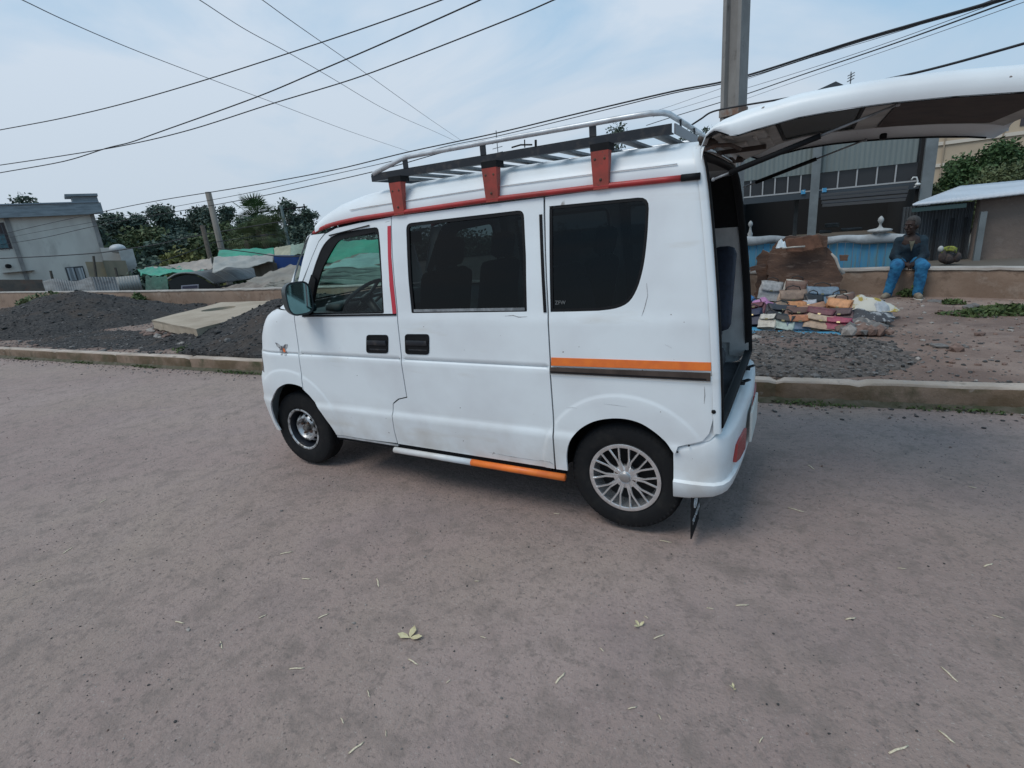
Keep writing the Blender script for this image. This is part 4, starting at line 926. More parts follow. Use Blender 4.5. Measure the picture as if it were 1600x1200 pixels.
# concrete slab with a round hole, propped on rubble
SLABM = mat('pale concrete slab', (.40, .325, .245), .9, col2=(.30, .235, .17), scale=1.6, bump=.004, bscale=30, detail=9, double=[((.15, .13, .08), 5, .62, .8)])
sc_ = [(-7.84, 3.43), (-5.12, 2.70), (-5.75, 4.6), (-7.15, 5.9), (-9.1, 5.75)]
hole = [(-7.66+.31*math.cos(a), 4.75+.36*math.sin(a)) for a in np.linspace(0, 2*math.pi, 33)[:-1]]
def slabz(x, y): return .40+.012*n2(x, y, 1.2)
top = panel('slab_top', sc_, [hole], lambda x, y, far: (x, y, slabz(x, y)), SLABM, None, .12, flange=0, hflange=0)
vs = []; ol = resample(sc_, .08); n = len(ol)
for lv in range(4):
    for i, (x, y) in enumerate(ol):
        d = -.004 if lv == 0 else .02*abs(n2(x*1, y+lv, 5)); q = [.0, -.04, -.10, -.16-.05*abs(n2(x, y, 2.2))][lv]; vs.append((x+d*(1 if x < -7 else -1), y+d, slabz(x, y)+q))
mb = MB(); mb.add(vs, [(l*n+i, l*n+(i+1) % n, (l+1)*n+(i+1) % n, (l+1)*n+i) for l in range(3) for i in range(n)])
hv = [(x, y, slabz(x, y)) for x, y in hole]+[(x, y, .16) for x, y in hole]; m_ = len(hole); mb.add(hv, [(i, (i+1) % m_, (i+1) % m_+m_, i+m_) for i in range(m_)])
sb_ = mb.build('slab_side', SLABM, None, smooth=False)
slab = thing('concrete_slab', 'pale concrete slab with a round hole lying between the gravel heaps', 'slab', (-7.3, 4.4, .2)); parent_to(top, slab); parent_to(sb_, slab)
MB().add([(x, y, .22) for x, y in hole], [tuple(range(m_))]).build('hole_weeds', mat('weeds in hole', (.10, .10, .03), .95, col2=(.05, .055, .02), scale=12), slab)
P = []; R = []
for _ in range(70):
    t = rnd.random(); p = Vector(sc_[0]).lerp(Vector(sc_[1]), t) if rnd.random() < .75 else Vector(sc_[0]).lerp(Vector(sc_[4]), t*.4); r = rnd.uniform(.03, .10); P.append((p.x+rnd.uniform(-.08, .12), p.y+rnd.uniform(-.28, .12), .16+r*.25)); R.append(r)
for _ in range(50): P.append((rnd.uniform(-9.5, -6.5), rnd.uniform(6.0, 6.8), .18)); R.append(rnd.uniform(.03, .08))
scatter('rubble', P, R, [ST4, ST2, ST1, ST4], 'rubble stones propping up the concrete slab', 'rubble')

# ==================================================================== LITTER ON THE ROAD
STRAW = mat('straw', (.74, .64, .46), .8, var=.4, scale=20); LEAF = mat('dry leaf', (.60, .53, .32), .8, col2=(.44, .37, .20), scale=40)
straws = [(105,857,18,-35),(447,862,20,-12),(478,902,14,0),(590,908,13,75),(505,960,18,-25),(410,960,14,-25),(463,1041,24,-4),(645,1030,18,30),(875,1054,22,-50),(1160,941,20,-4),(1110,946,12,8),(988,1101,14,-15),(1031,1115,10,60),(556,1163,30,-38),(602,1141,10,85),(534,1122,10,60),(805,1184,20,25),(1484,1049,36,42),(1480,1146,34,38),(1405,1165,32,-22),(1244,793,26,15),(1268,727,12,35),(1030,990,18,-22),(1010,960,8,30),(745,905,8,0),(755,992,10,15),(575,1080,12,70),(1040,842,20,10),(280,970,14,10),(345,1005,12,75),(255,640,8,0),(1545,880,14,-20),(1520,760,14,10),(160,780,12,-30),(1330,962,16,-10),(1560,960,20,15),(700,1060,9,-40),(1190,1150,12,-60),(60,905,14,-20),(870,800,10,5),(940,1010,9,40),(1410,885,14,5)]
proto = None
for i, (px, py, L, ang) in enumerate(straws):
    c = on_z(px, py, .0); e = on_z(px+L*.5*math.cos(R_(ang)), py+L*.5*math.sin(R_(ang)), .0); d = Vector((e[0]-c[0], e[1]-c[1])); ln = d.length*2; az = math.atan2(d.y, d.x)
    if proto is None:
        mb = MB(); mb.tube([(-.5, 0, .0), (-.1, .012, .0), (.25, -.008, .0), (.5, .0, .0)], [.018, .022, .020, .012], 5); proto = mb.build('straw_stalk', STRAW, smooth=True); o = proto
    else: o = proto.copy(); COL.objects.link(o)
    o.location = (c[0], c[1], roadz(c[0], c[1])+.003); o.rotation_euler = (0, 0, az); th = rnd.uniform(.9, 1.4)*min(1.0, max(.5, ln/.05)); o.scale = (ln, .125*th, .07)
    wh = 'under the rear mudflap of the van' if (px, py) == (1040, 842) else 'near the rear wheel' if (px, py) == (870, 800) else 'under the left leaf cluster' if (px, py) == (645, 1030) else 'right of the small pale leaf' if (px, py) == (1030, 990) else 'touching the small pale leaf' if (px, py) == (1010, 960) else 'right of the open tailgate shadow' if (px, py) == (1268, 727) else None
    lbl = {(1484,1049): 'longest straw stalk on the road, near the right edge of the photo', (1480,1146): 'second long straw stalk, near the lower right corner', (556,1163): 'long slanting straw stalk at the bottom left of centre', (875,1054): 'steeply slanting straw stalk below the rear wheel'}.get((px, py))
    tag(o, lbl or ('pale straw stalk on the road '+wh if wh else 'dry pale straw stalk lying on the dusty road'), 'straw', 'straw stalks scattered on the road')
def leaf(px, py, s, ang, label):
    c = on_z(px, py, 0); mb = MB()
    for k in range(3):
        a = ang+k*1.5; ol = [(0, 0), (.3, .22), (.62, .26), (1.0, .05), (.7, -.22), (.35, -.2)]; vs = []
        for x, y in ol: X = (x*math.cos(a)-y*math.sin(a))*s; Y = (x*math.sin(a)+y*math.cos(a))*s; vs.append((c[0]+X, c[1]+Y, roadz(c[0], c[1])+.004+.010*x*(1-.4*abs(y))+.006*rnd.random()))
        mb.add(vs, [(0, 1, 2), (0, 2, 3), (0, 3, 4), (0, 4, 5)])
    return tag(mb.build('dry_leaf', LEAF), label, 'leaf')
leaf(640, 994, .055, .3, 'yellowish crumpled dry leaf cluster in the middle of the road'); leaf(999, 975, .026, 1.0, 'small pale crumpled leaf on the road below the rear wheel'); leaf(1147, 1071, .016, 2.0, 'tiny pale leaf scrap on the road towards the lower right')

# ==================================================================== THE SEATED MAN
SKIN = mat('dark brown skin', (.034, .019, .015), .6, spec=.3); JACK = mat('dark teal jacket', (.010, .028, .042), .9, col2=(.005, .013, .022), scale=12, bump=.004, bscale=25)
JEAN = mat('bright blue trousers', (.020, .16, .31), .9, col2=(.008, .065, .15), scale=9, bump=.004, bscale=22); SHOE = mat('beige shoes', (.26, .22, .16), .8, col2=(.15, .12, .09), scale=20); HAIR = mat('grey hair', (.055, .05, .048), .95, var=.5, scale=60)
man = thing('person', 'man in dark jacket and bright blue trousers sitting on the wall, hands together', 'person', (4.88, 6.75, .15))
seat0 = Vector((4.87, 6.98, .56))
def remesh(o, vox, it=5, fac=.5):
    modi(o, 'REMESH', mode='VOXEL', voxel_size=vox, use_smooth_shade=True); modi(o, 'SMOOTH', iterations=it, factor=fac); return o
hipL, hipR = seat0+Vector((-.085, 0, .085)), seat0+Vector((.085, 0, .085)); knL, knR = Vector((4.72, 6.62, .60)), Vector((5.00, 6.60, .595)); anL, anR = Vector((4.655, 6.66, .235)), Vector((4.985, 6.62, .235))
chest = seat0+Vector((0, -.12, .33)); shL, shR = chest+Vector((-.125, -.0, .03)), chest+Vector((.125, -.0, .03)); elL, elR = Vector((4.70, 6.82, .72)), Vector((5.04, 6.82, .72)); hdL, hdR = Vector((4.835, 6.66, .615)), Vector((4.895, 6.65, .610))
neck = chest+Vector((0, -.02, .10)); head = neck+Vector((-.015, -.045, .135))
b = MB(); b.cap(hipL, knL, .075, .055); b.cap(knL, anL, .052, .036); b.cap(hipR, knR, .075, .055); b.cap(knR, anR, .052, .036)
b.cap(seat0+Vector((0, 0, .09)), chest, .12, .13); b.cap(shL, shR, .06, .06); b.cap(shL, elL, .045, .036); b.cap(elL, hdL+Vector((-.03, .05, .02)), .034, .024); b.cap(shR, elR, .045, .036); b.cap(elR, hdR+Vector((.03, .05, .02)), .034, .024)
b.cap(neck-Vector((0, 0, .04)), head-Vector((0, 0, .03)), .048, .045)
Mh = Matrix.Translation(head) @ Matrix.Rotation(R_(-42), 4, 'Z') @ Matrix.Rotation(R_(6), 4, 'X')
b.ball((0, .01, .02), (.073, .092, .098), 12, Mh); b.ball((0, -.025, -.045), (.052, .060, .062), 10, Mh); b.cap(Mh @ Vector((0, -.088, .012)), Mh @ Vector((0, -.104, -.022)), .010, .016)
b.ball((0, -.078, -.052), (.026, .014, .008), 8, Mh); b.ball((0, -.074, -.066), (.022, .014, .008), 8, Mh); b.ball((0, -.062, -.092), (.024, .02, .018), 8, Mh); b.ball((0, -.078, .034), (.055, .014, .010), 8, Mh)
for s in (-1, 1): b.ball((s*.074, .01, -.01), (.010, .022, .032), 8, Mh); b.ball((s*.036, -.062, -.018), (.022, .02, .018), 8, Mh)
for hd, s in ((hdL, 1), (hdR, -1)):      # hands with five fingers, loosely clasped between the knees
    b.cap(hd+Vector((-s*.028, .05, .02)), hd, .026, .030)
    for q in range(4):
        k0 = hd+Vector((s*.004, -.012-.0, .022-.015*q)); k1 = k0+Vector((s*.030, -.022, -.012)); k2 = k1+Vector((s*(.018-.002*q), .004, -.020)); b.cap(k0, k1, .0095, .0085, 8); b.cap(k1, k2, .0085, .0070, 8)
    b.cap(hd+Vector((0, .012, .024)), hd+Vector((s*.02, -.02, .040)), .011, .009, 8)
b.cap(anL, anL+Vector((-.02, -.02, -.05)), .036, .036); b.cap(anR, anR+Vector((0, -.02, -.05)), .036, .036)
body = remesh(b.build('body', SKIN, man, smooth=True), .0062, 3)
E_ = MB()
for s in (-1, 1): E_.ball((s*.030, -.076, .010), (.009, .005, .004), 8, Mh)
E_.build('eye', mat('eye', (.12, .10, .09), .4), man, smooth=True)
h = MB(); h.ball((0, .022, .035), (.078, .090, .090), 14, Mh); hr = h.build('hair', HAIR, man, smooth=True)
# keep the hair off the face
bm = bmesh.new(); bm.from_mesh(hr.data); inv = Mh.inverted()
bmesh.ops.delete(bm, geom=[v for v in bm.verts if (inv @ v.co).y < -.045 and (inv @ v.co).z < .07 or (inv @ v.co).z < -.02], context='VERTS'); bm.to_mesh(hr.data); bm.free(); modi(hr, 'SOLIDIFY', thickness=.01, offset=0)
j = MB(); j.cap(seat0+Vector((0, .0, .07)), chest+Vector((0, 0, -.04)), .140, .135, 18); j.cap(shL, shR, .070, .070, 16); j.cap(shL, elL, .066, .056, 14); j.cap(elL, hdL+Vector((-.045, .07, .03)), .054, .040, 14); j.cap(shR, elR, .066, .056, 14); j.cap(elR, hdR+Vector((.045, .07, .03)), .054, .040, 14)
j.ball(tuple(seat0+Vector((0, -.08, .16))), (.145, .12, .13), 10); j.cap(neck+Vector((-.05, .03, -.01)), neck+Vector((.05, .03, -.01)), .045, .045)
jk = remesh(j.build('jacket', JACK, man, smooth=True), .009, 6)
tx = bpy.data.textures.new('cloth folds', 'CLOUDS'); tx.noise_scale = .10; modi(jk, 'DISPLACE', texture=tx, strength=.025, mid_level=.5)
j = MB(); j.add([tuple(neck+Vector(p)) for p in ((-.045, -.062, -.035), (.045, -.062, -.035), (.0, -.135, -.20), (-.022, -.118, -.10), (.022, -.118, -.10))], [(0, 1, 4, 2, 3)]); sh = j.build('shirt', mat('khaki shirt', (.10, .095, .065), .9, var=.4, scale=30), man); modi(sh, 'SOLIDIFY', thickness=.02, offset=0)
t_ = MB(); t_.cap(hipL+Vector((0, .0, .0)), knL, .098, .080, 16); t_.cap(knL, anL+Vector((0, 0, -.005)), .074, .056, 16); t_.cap(hipR, knR, .098, .080, 16); t_.cap(knR, anR+Vector((0, 0, -.005)), .074, .056, 16); t_.cap(hipL, hipR, .10, .10)
tr = remesh(t_.build('trousers', JEAN, man, smooth=True), .008, 5); tx2 = bpy.data.textures.new('trouser folds', 'CLOUDS'); tx2.noise_scale = .07; modi(tr, 'DISPLACE', texture=tx2, strength=.022, mid_level=.5)
for an, dv in ((anL, Vector((-.05, -.12, 0))), (anR, Vector((.01, -.13, 0)))):
    q = MB(); q.cap(Vector((an.x, an.y-.01, .215)), Vector((an.x+dv.x, an.y+dv.y, .205)), .046, .040, 14); so_ = remesh(q.build('shoe', SHOE, man, smooth=True), .008, 4)
    q = MB(); q.cap(Vector((an.x, an.y+.0, .19)), Vector((an.x+dv.x*1.1, an.y+dv.y*1.1, .185)), .044, .042, 14); sl_ = q.build('sole', mat('pale sole', (.42, .40, .35), .8), so_, smooth=True); 
    for v in sl_.data.vertices: v.co.z = .158+(v.co.z-.145)*.30

# ==================================================================== GOODS LAID OUT ON THE GROUND
BLUET = mat('light blue plastic sheet', (.10, .34, .52), .5, var=.4, scale=6)
def cloth_sheet(name, pts, z0, amp, m, label, cat, nu=24, nv=14, seed=0, th=.004, group=None):
    """quad of four corner points (3D) with folds"""
    A, B, C, D = [Vector([float(c) for c in p]) for p in pts]
    def f(u, v):
        p = A.lerp(B, u).lerp(D.lerp(C, u), v); w = amp*(n2(u*4+seed, v*3, 1.5, seed)+.4*n2(u*11, v*9, 1.5, seed)); return (p.x, p.y+.3*w, p.z+z0+w)
    o = MB().grid(f, nu, nv).build(name, m, smooth=True); modi(o, 'SOLIDIFY', thickness=th)
    return tag(o, label, cat, group) if label else o
def gp3(px, py, z=.22): return on_z(px, py, z)
cloth_sheet('ground_sheet', [gp3(1168, 528, .175), gp3(1322, 527, .175), gp3(1318, 468, .19), gp3(1165, 478, .19)], .012, .012, BLUET, 'light blue plastic sheet spread under the handbags', 'sheet')
BAGC = {}
HSC = lambda h: h*1.45 if h < .16 else h*1.12
def bagmat(c):
    if c not in BAGC: BAGC[c] = mat('leather '+str(len(BAGC)), c, .55, var=.35, scale=24, bump=.001, bscale=120)
    return BAGC[c]
GOLDM = mat('brass fitting', (.22, .18, .10), .35, .8)
bagn = 0
def bag(px, py, w, h, d, tilt, yaw, c, label, c2=None, handle=True, name='handbag'):
    """py = bottom edge of the bag in the photo; a soft box leaning back with flap, clasp and handle"""
    h = HSC(h); d *= .62; tilt = tilt*.8; p = on_z(px, py, .215); b0 = thing(name, label, 'handbag', p, 'handbags laid out on the sheet')
    yaw += rnd.uniform(-24, 24); w *= rnd.uniform(.80, 1.05); tilt += rnd.uniform(-14, 10)
    M = Matrix.Translation(Vector(p)) @ Matrix.Rotation(R_(rnd.uniform(-12, 12)), 4, 'Y') @ Matrix.Rotation(R_(yaw), 4, 'Z') @ Matrix.Rotation(R_(-tilt), 4, 'X')
    def bodyf(u, v):
        a = 2*math.pi*u; cx_, sy = math.cos(a), math.sin(a); tap = 1-.16*v+.10*math.sin(math.pi*v)
        x = .5*w*tap*math.copysign(abs(cx_)**.32, cx_); y = .5*d*(1-.40*v)*math.copysign(abs(sy)**.28, sy)*(1+.22*math.sin(math.pi*v)*(1-abs(x/w)*1.6)); 
        return (x+.012*n2(x*9+px, v*3, 1), y+.014*n2(x*9, v*3+px, 1), h*v-.01+.022*math.sin(3*x/w+px)*v+.012*n2(x*14+px, 1, 1))
    mb = MB().grid(bodyf, 28, 8, M); n0 = len(mb.v); mb.f.append(tuple(i*9+8 for i in range(28)))
    mb.build('bag_body', bagmat(c), b0, smooth=True, sharp=55)
    mb = MB()
    def flap(u, v):
        x = (u-.5)*w*.90*(1-.10*v); arc = v; z = h*(1.0-.0)-h*.48*arc*(1+.12*math.cos((u-.5)*3)); y = -.5*d*(.62+.62*arc)-.012
        if v == 0: y = .12*d; z = h+.004
        return (x, y, z)
    mb.grid(flap, 8, 5, M); fo = mb.build('flap', bagmat(c2 or c), b0, smooth=True); modi(fo, 'SOLIDIFY', thickness=.006)
    if handle:
        mb = MB(); mb.tube([(-w*.25, 0, h*.96), (-w*.20, -.01, h+.04), (0, -.02, h+.06), (w*.20, -.01, h+.04), (w*.25, 0, h*.96)], .007, 7, M=M); mb.build('handle', bagmat((.03, .025, .022)), b0, smooth=True)
    mb = MB(); mb.box((0, -.5*d*1.24-.016, h*.50), (.035, .006, .02), M=M, b=.002); mb.build('clasp', GOLDM, b0)
K = (.018, .018, .020); TAN = (.50, .20, .08); BRN = (.16, .085, .06); MAR = (.13, .035, .045); CRM = (.52, .47, .40); BGE = (.44, .30, .21); GRY = (.36, .35, .34); JN = (.17, .22, .27); PNK = (.48, .22, .40); MINT = (.42, .50, .45)
#     px   py   w    h    d  tilt yaw colour label
bag(1202, 469, .34, .24, .14, 18, 6, GRY, 'pale grey handbag at the back left of the display')
bag(1240, 470, .34, .26, .12, 12, 0, CRM, 'cream handbag standing behind the beige one', BRN)
bag(1237, 483, .44, .22, .16, 28, -4, BGE, 'wide beige tote bag with brown flap at the back', (.27, .18, .13))
bag(1282, 474, .42, .20, .14, 20, 3, JN, 'faded denim grey-blue bag against the brown scrap boards')
bag(1272, 486, .30, .15, .12, 32, 0, K, 'small black bag with a silver clasp behind the tan one')
bag(1315, 484, .38, .17, .12, 22, 0, CRM, 'white and brown bag tucked behind the bright tan bag', BRN)
bag(1306, 495, .34, .19, .12, 26, -3, TAN, 'bright tan leather bag at the right of the display', (.62, .28, .12))
bag(1180, 490, .30, .10, .14, 40, 0, MAR, 'dull maroon purse at the left edge under the pink cloth')
bag(1175, 508, .26, .14, .14, 38, 8, (.018, .022, .055), 'dark navy purse at the front left corner')
bag(1197, 512, .22, .12, .10, 45, -30, CRM, 'small cream purse turned sideways at the front left')
bag(1222, 500, .44, .18, .14, 42, 0, (.035, .035, .042), 'large charcoal bag lying flat in the front left')
bag(1222, 513, .24, .11, .08, 34, -4, MINT, 'small mint green purse with a black flap', K)
bag(1245, 493, .26, .12, .10, 36, 2, TAN, 'small orange tan purse in the middle row', (.58, .25, .10), False)
bag(1265, 488, .24, .11, .10, 30, -8, GRY, 'small light grey purse between the tan and black bags', (.40, .40, .42), False)
bag(1247, 503, .27, .13, .10, 38, -2, BRN, 'dark brown purse in the middle of the display', (.12, .06, .045), False)
bag(1275, 496, .32, .12, .10, 36, 4, (.33, .16, .09), 'russet brown purse with a lighter flap in the middle row', (.38, .19, .11), False)
bag(1248, 513, .26, .10, .10, 36, -2, (.16, .20, .27), 'slate blue purse with an orange flap in the front row', (.44, .17, .08), False)
bag(1277, 504, .32, .12, .10, 38, 2, MAR, 'maroon purse in the middle right of the display', (.15, .04, .05), False)
bag(1279, 514, .33, .11, .10, 34, 2, (.42, .29, .20), 'light tan purse in the front row', (.46, .33, .23), False)
bag(1311, 505, .33, .12, .10, 38, 2, (.11, .055, .055), 'dark quilted brown purse beside the rubble', (.09, .05, .05), False)
bag(1309, 515, .30, .09, .10, 34, 2, (.30, .04, .08), 'crimson purse at the front right corner', (.32, .05, .09), False)
def heap_cloth(name, px, py, w, dd, h, m, label, cat, seed, zb=.2):
    c = on_z(px, py, zb)
    def f(u, v):
        x = (u-.5)*2; y = (v-.5)*2; d = math.sqrt(x*x+y*y); hh = h*max(0, 1-d*d)*(1+.55*n2(x, y, 2.0, seed))+.02*abs(n2(x, y, 6, seed)); k_ = 1+.25*n2(x, y, 1.3, seed+9)
        return (c[0]+x*w/2*k_, c[1]+y*dd/2*k_, zb+max(0, hh)-.01)
    o = MB().grid(f, 22, 22).build(name, m, smooth=True); modi(o, 'SOLIDIFY', thickness=.006); return tag(o, label, cat)
heap_cloth('folded_cloth', 1190, 480, .42, .34, .12, bagmat(PNK), 'crumpled pink cloth at the back left of the bags', 'cloth', 3)
heap_cloth('folded_cloth', 1210, 484, .40, .20, .06, bagmat((.12, .05, .09)), 'dark plum cloth beside the pink cloth', 'cloth', 13)
heap_cloth('folded_cloth', 1171, 474, .22, .3, .12, bagmat((.05, .16, .34)), 'blue cloth at the left edge of the bags', 'cloth', 23)
heap_cloth('plastic_sack', 1352, 482, .58, .36, .13, mat('yellow printed sack', (.50, .47, .40), .6, col2=(.33, .23, .03), scale=6, pos=(.53, .58)), 'crumpled white and yellow sack lying on the rubble pile', 'sack', 31, .30)
heap_cloth('plastic_sack', 1372, 492, .28, .24, .14, mat('white sack', (.42, .44, .46), .5, var=.4, scale=12), 'grey-white sack corner hanging off the rubble pile', 'sack', 37, .24)
heap_cloth('rag', 1352, 498, .5, .26, .10, mat('dark rag', (.05, .05, .055), .8, col2=(.30, .30, .30), scale=14, pos=(.55, .6)), 'dark rag crumpled under the yellow sack', 'rag', 41, .26)
P = []; R = []
for _ in range(85):
    c = on_z(rnd.gauss(1345, 17), rnd.uniform(498, 522), .2); r = rnd.uniform(.04, .085); P.append((c[0], c[1], .19+r*.5)); R.append(r)
scatter('rubble', P, R, [ST4, ST4, ST2, ST1], 'brown rubble stones piled at the right end of the bags', 'rubble', flat=.8)

# scrap boards behind the bags
BOARD = mat('weathered brown board', (.135, .075, .050), .9, col2=(.075, .042, .03), scale=3, bump=.008, bscale=20, stretch=(1, 1, 3.5), double=[((.24, .16, .12), 5, .58, .72)])
def slabpoly(name, pts, Y, th, m, label, cat, lean=0.0, rough_=.02, group=None, parent=None):
    """ragged flat board standing at depth Y; pts are sight points"""
    P3 = [on_y(px, py, Y) for px, py in pts]; poly = resample([(p[0], p[2]) for p in P3], .05)
    poly = [(x+rough_*n2(x, z, 14), z+rough_*n2(x, z, 14, 5)) for x, z in poly]; zb = min(z for x, z in poly); n = len(poly)
    vs = [(x, Y+(z-zb)*lean+.02*n2(x, z, 3), z) for x, z in poly]+[(x, Y+th+(z-zb)*lean+.02*n2(x, z, 3), z) for x, z in poly]
    o = MB().add(vs, [tuple(range(n)), tuple(range(n, 2*n))[::-1]]+[(i, (i+1) % n, (i+1) % n+n, i+n) for i in range(n)]).build(name, m, parent)
    return tag(o, label, cat, group) if label else o
slabpoly('scrap_board', [(1196,462),(1200,395),(1218,372),(1284,368),(1290,382),(1302,398),(1316,432),(1308,470),(1270,474),(1230,470)], 6.45, .10, BOARD, 'large ragged brown board leaning behind the handbags', 'board', .06, .05)
slabpoly('scrap_board', [(1180,470),(1182,405),(1192,392),(1204,396),(1208,470)], 6.55, .09, BOARD, 'upright broken plank left of the big ragged board', 'board', .04, .04)
slabpoly('scrap_board', [(1226,382),(1228,374),(1276,368),(1286,384),(1262,392),(1230,394)], 6.33, .05, mat('reddish scrap', (.19, .09, .055), .9, var=.5, scale=8), 'reddish broken plank lying across the top of the board', 'board', .0, .03)
slabpoly('scrap_board', [(1172,425),(1196,418),(1197,412),(1172,417)], 6.4, .04, BOARD, 'short thin board sticking out at the left of the scrap', 'board', 0, .01)
slabpoly('scrap_board', [(1312,398),(1326,399),(1324,408),(1313,408)], 6.4, .04, BOARD, 'small broken board end at the right of the scrap', 'board', 0, .01)
slabpoly('scrap_post', [(1285,368),(1293,368),(1293,386),(1286,386)], 6.40, .05, BOARD, 'short brown stub standing on top of the scrap boards', 'post', 0, .01)
PALEW = mat('pale splintered wood', (.42, .38, .33), .85, var=.3, scale=12)
mb = MB(); P0 = [on_y(x, y, 6.3) for x, y in ((1299,396),(1306,404),(1311,418),(1318,428))]; mb.tube([tuple(p) for p in P0], [.012, .022, .016, .030], 6); tag(mb.build('pale_branch', PALEW, smooth=True), 'pale split branch hanging on the right of the brown board', 'branch')
mb = MB(); mb.tube([tuple(on_y(x, y, 6.25)) for x, y in ((1222,388),(1240,386),(1258,385))], .012, 6); tag(mb.build('pale_stick', PALEW, smooth=True), 'pale stick lying across the top of the brown board', 'stick')
heap_cloth('plastic_bag', 1221, 386, .14, .12, .10, mat('white plastic', (.55, .60, .62), .4), 'white plastic scrap caught on top of the brown board', 'plastic scrap', 51, 1.0); bpy.data.objects[-1] if False else None
ob = [o for o in COL.objects if o.name.startswith('plastic_bag')][0]
pc = on_y(1221, 386, 6.3); cc = on_z(1221, 386, 1.0); ob.location = (pc[0]-cc[0], pc[1]-cc[1], pc[2]-1.0)

# weeds
GRASS = mat('weed leaves', (.045, .075, .020), .8, col2=(.09, .12, .035), scale=20)
def weeds(name, c, rx, ry, h, n, label, m=GRASS, kind='stuff', cat='weeds', size=.035):
    vs = []; fs = []
    for _ in range(n):
        a = rnd.uniform(0, 6.28); q = math.sqrt(rnd.random()); x = c[0]+q*rx*math.cos(a); y = c[1]+q*ry*math.sin(a); z = c[2]+rnd.random()*h*(1-q*.7); s = size*rnd.uniform(.6, 1.3)
        d1 = Vector((rnd.gauss(0, 1), rnd.gauss(0, 1), rnd.gauss(0, .8))).normalized()*s; d2 = d1.cross(Vector((rnd.gauss(0, 1), rnd.gauss(0, 1), rnd.gauss(0, 1)))).normalized()*s*.45; p = Vector((x, y, z)); o = len(vs)
        vs += [tuple(p-d1), tuple(p+d2), tuple(p+d1), tuple(p-d2)]; fs.append((o, o+1, o+2, o+3))
    return tag(MB().add(vs, fs).build(name, m), label, cat, kind=kind)
for (px, py, rx, ry, h, n, lb) in ((1520,492,.32,.18,.07,260,'low green weeds on the brown earth at the right'), (1585,488,.35,.25,.12,420,'thicker green weeds at the right edge of the verge'), (1422,462,.14,.10,.14,160,'green tuft by the feet of the seated man'), (1490,474,.12,.08,.07,90,'small green tuft at the foot of the wall'), (1560,486,.3,.2,.05,140,'thin green weeds between the stones')):
    c = on_z(px, py, .19); weeds('weeds', c, rx, ry, h, n, lb)
c = on_z(228, 476, .2); weeds('green_plant', (c[0], 6.75, .28), .3, .15, .42, 220, 'leafy green plant growing at the foot of the left wall', cat='plant', kind=None, size=.08)
c = on_z(310, 545, .17); weeds('weeds', (c[0], c[1], .16), .6, .25, .08, 260, 'green weeds beside the concrete slab near the kerb')
for px in (375, 395, 245, 60, 150, 1270, 1480): c = on_z(px, {375:577, 395:580, 245:568, 60:556, 150:562, 1270:628, 1480:634}[px], 0); weeds('weeds', (c[0], ykerb(c[0])-.05, -.005), .35, .04, .035, 120, 'sparse green weeds along the kerb foot', size=.018)
for (px, py, w_, lb) in ((1460, 470, .20, 'flat grey stone at the wall foot right of the seated man'), (1560, 482, .28, 'rounded reddish stone among the green weeds'), (1405, 498, .18, 'flat reddish stone on the earth below the seated man'), (1470, 540, .22, 'pale flat stone half buried in the brown earth'), (1597, 486, .14, 'grey stone at the right edge of the photo')):
    c = on_z(px, py, .18); o = scatter('field_stone', [(c[0], c[1], .17)], [w_*.5], [ST4 if 'red' in lb else ST1], lb, 'stone', kind=None, flat=.32)

# ==================================================================== TREES AND BUSHES
def leafmat(name, a, b): return mat(name, a, .8, col2=b, scale=.9, pos=(.35, .65), double=[(tuple(c*.45 for c in a), 3.5, .5, .7)])
LF_DARK = leafmat('hazed dark evergreen leaves', (.068, .100, .082), (.10, .132, .090)); LF_MID = leafmat('mid green leaves', (.075, .105, .042), (.12, .14, .06)); LF_YEL = leafmat('yellow green leaves', (.15, .16, .045), (.14, .13, .05)); LF_BRT = leafmat('bright green leaves', (.040, .085, .026), (.060, .11, .034))  # leaf greens lightened, evergreens most: distance haze is painted into the colour
BARK = mat('bark', (.09, .075, .06), .9, var=.4, scale=10)
def crown_mesh(blobs, n, size, seed, elong=.5):
    """leaf-sized faces gathered in clumps through the volumes; blobs = (centre, radii)"""
    rs = np.random.RandomState(seed); Vs = []; wts = np.array([b[1][0]*b[1][1]*b[1][2] for b in blobs])**.72; wts /= wts.sum(); cnt = rs.multinomial(n//9, wts)
    C = []
    for b, k in zip(blobs, cnt):
        d = rs.normal(size=(k, 3)); d /= np.linalg.norm(d, axis=1)[:, None]; q = rs.uniform(.25, 1, (k, 1))**.45; C.append(np.array(b[0])+d*q*np.array(b[1])*rs.uniform(.82, 1.12, (k, 1)))
    C = np.concatenate(C); m_ = len(C); P = np.repeat(C, 9, 0)+rs.normal(size=(m_*9, 3))*size*1.5*np.array([1, 1, .7])
    a = rs.normal(size=P.shape); a[:, 2] *= .7; a /= np.linalg.norm(a, axis=1)[:, None]; b_ = np.cross(a, rs.normal(size=P.shape)); b_ /= np.linalg.norm(b_, axis=1)[:, None]
    s = size*rs.uniform(.5, 1.35, (len(P), 1)); V = np.stack([P-a*s, P+b_*s*elong, P+a*s, P-b_*s*elong], 1).reshape(-1, 3); F = np.arange(len(V)).reshape(-1, 4); return V, F
def mesh_obj(name, V, F, m, parent=None):
    me = bpy.data.meshes.new(name); me.from_pydata(V.tolist(), [], F.tolist()); me.materials.append(m); o = bpy.data.objects.new(name, me); COL.objects.link(o)
    if parent: parent_to(o, parent)
    return o
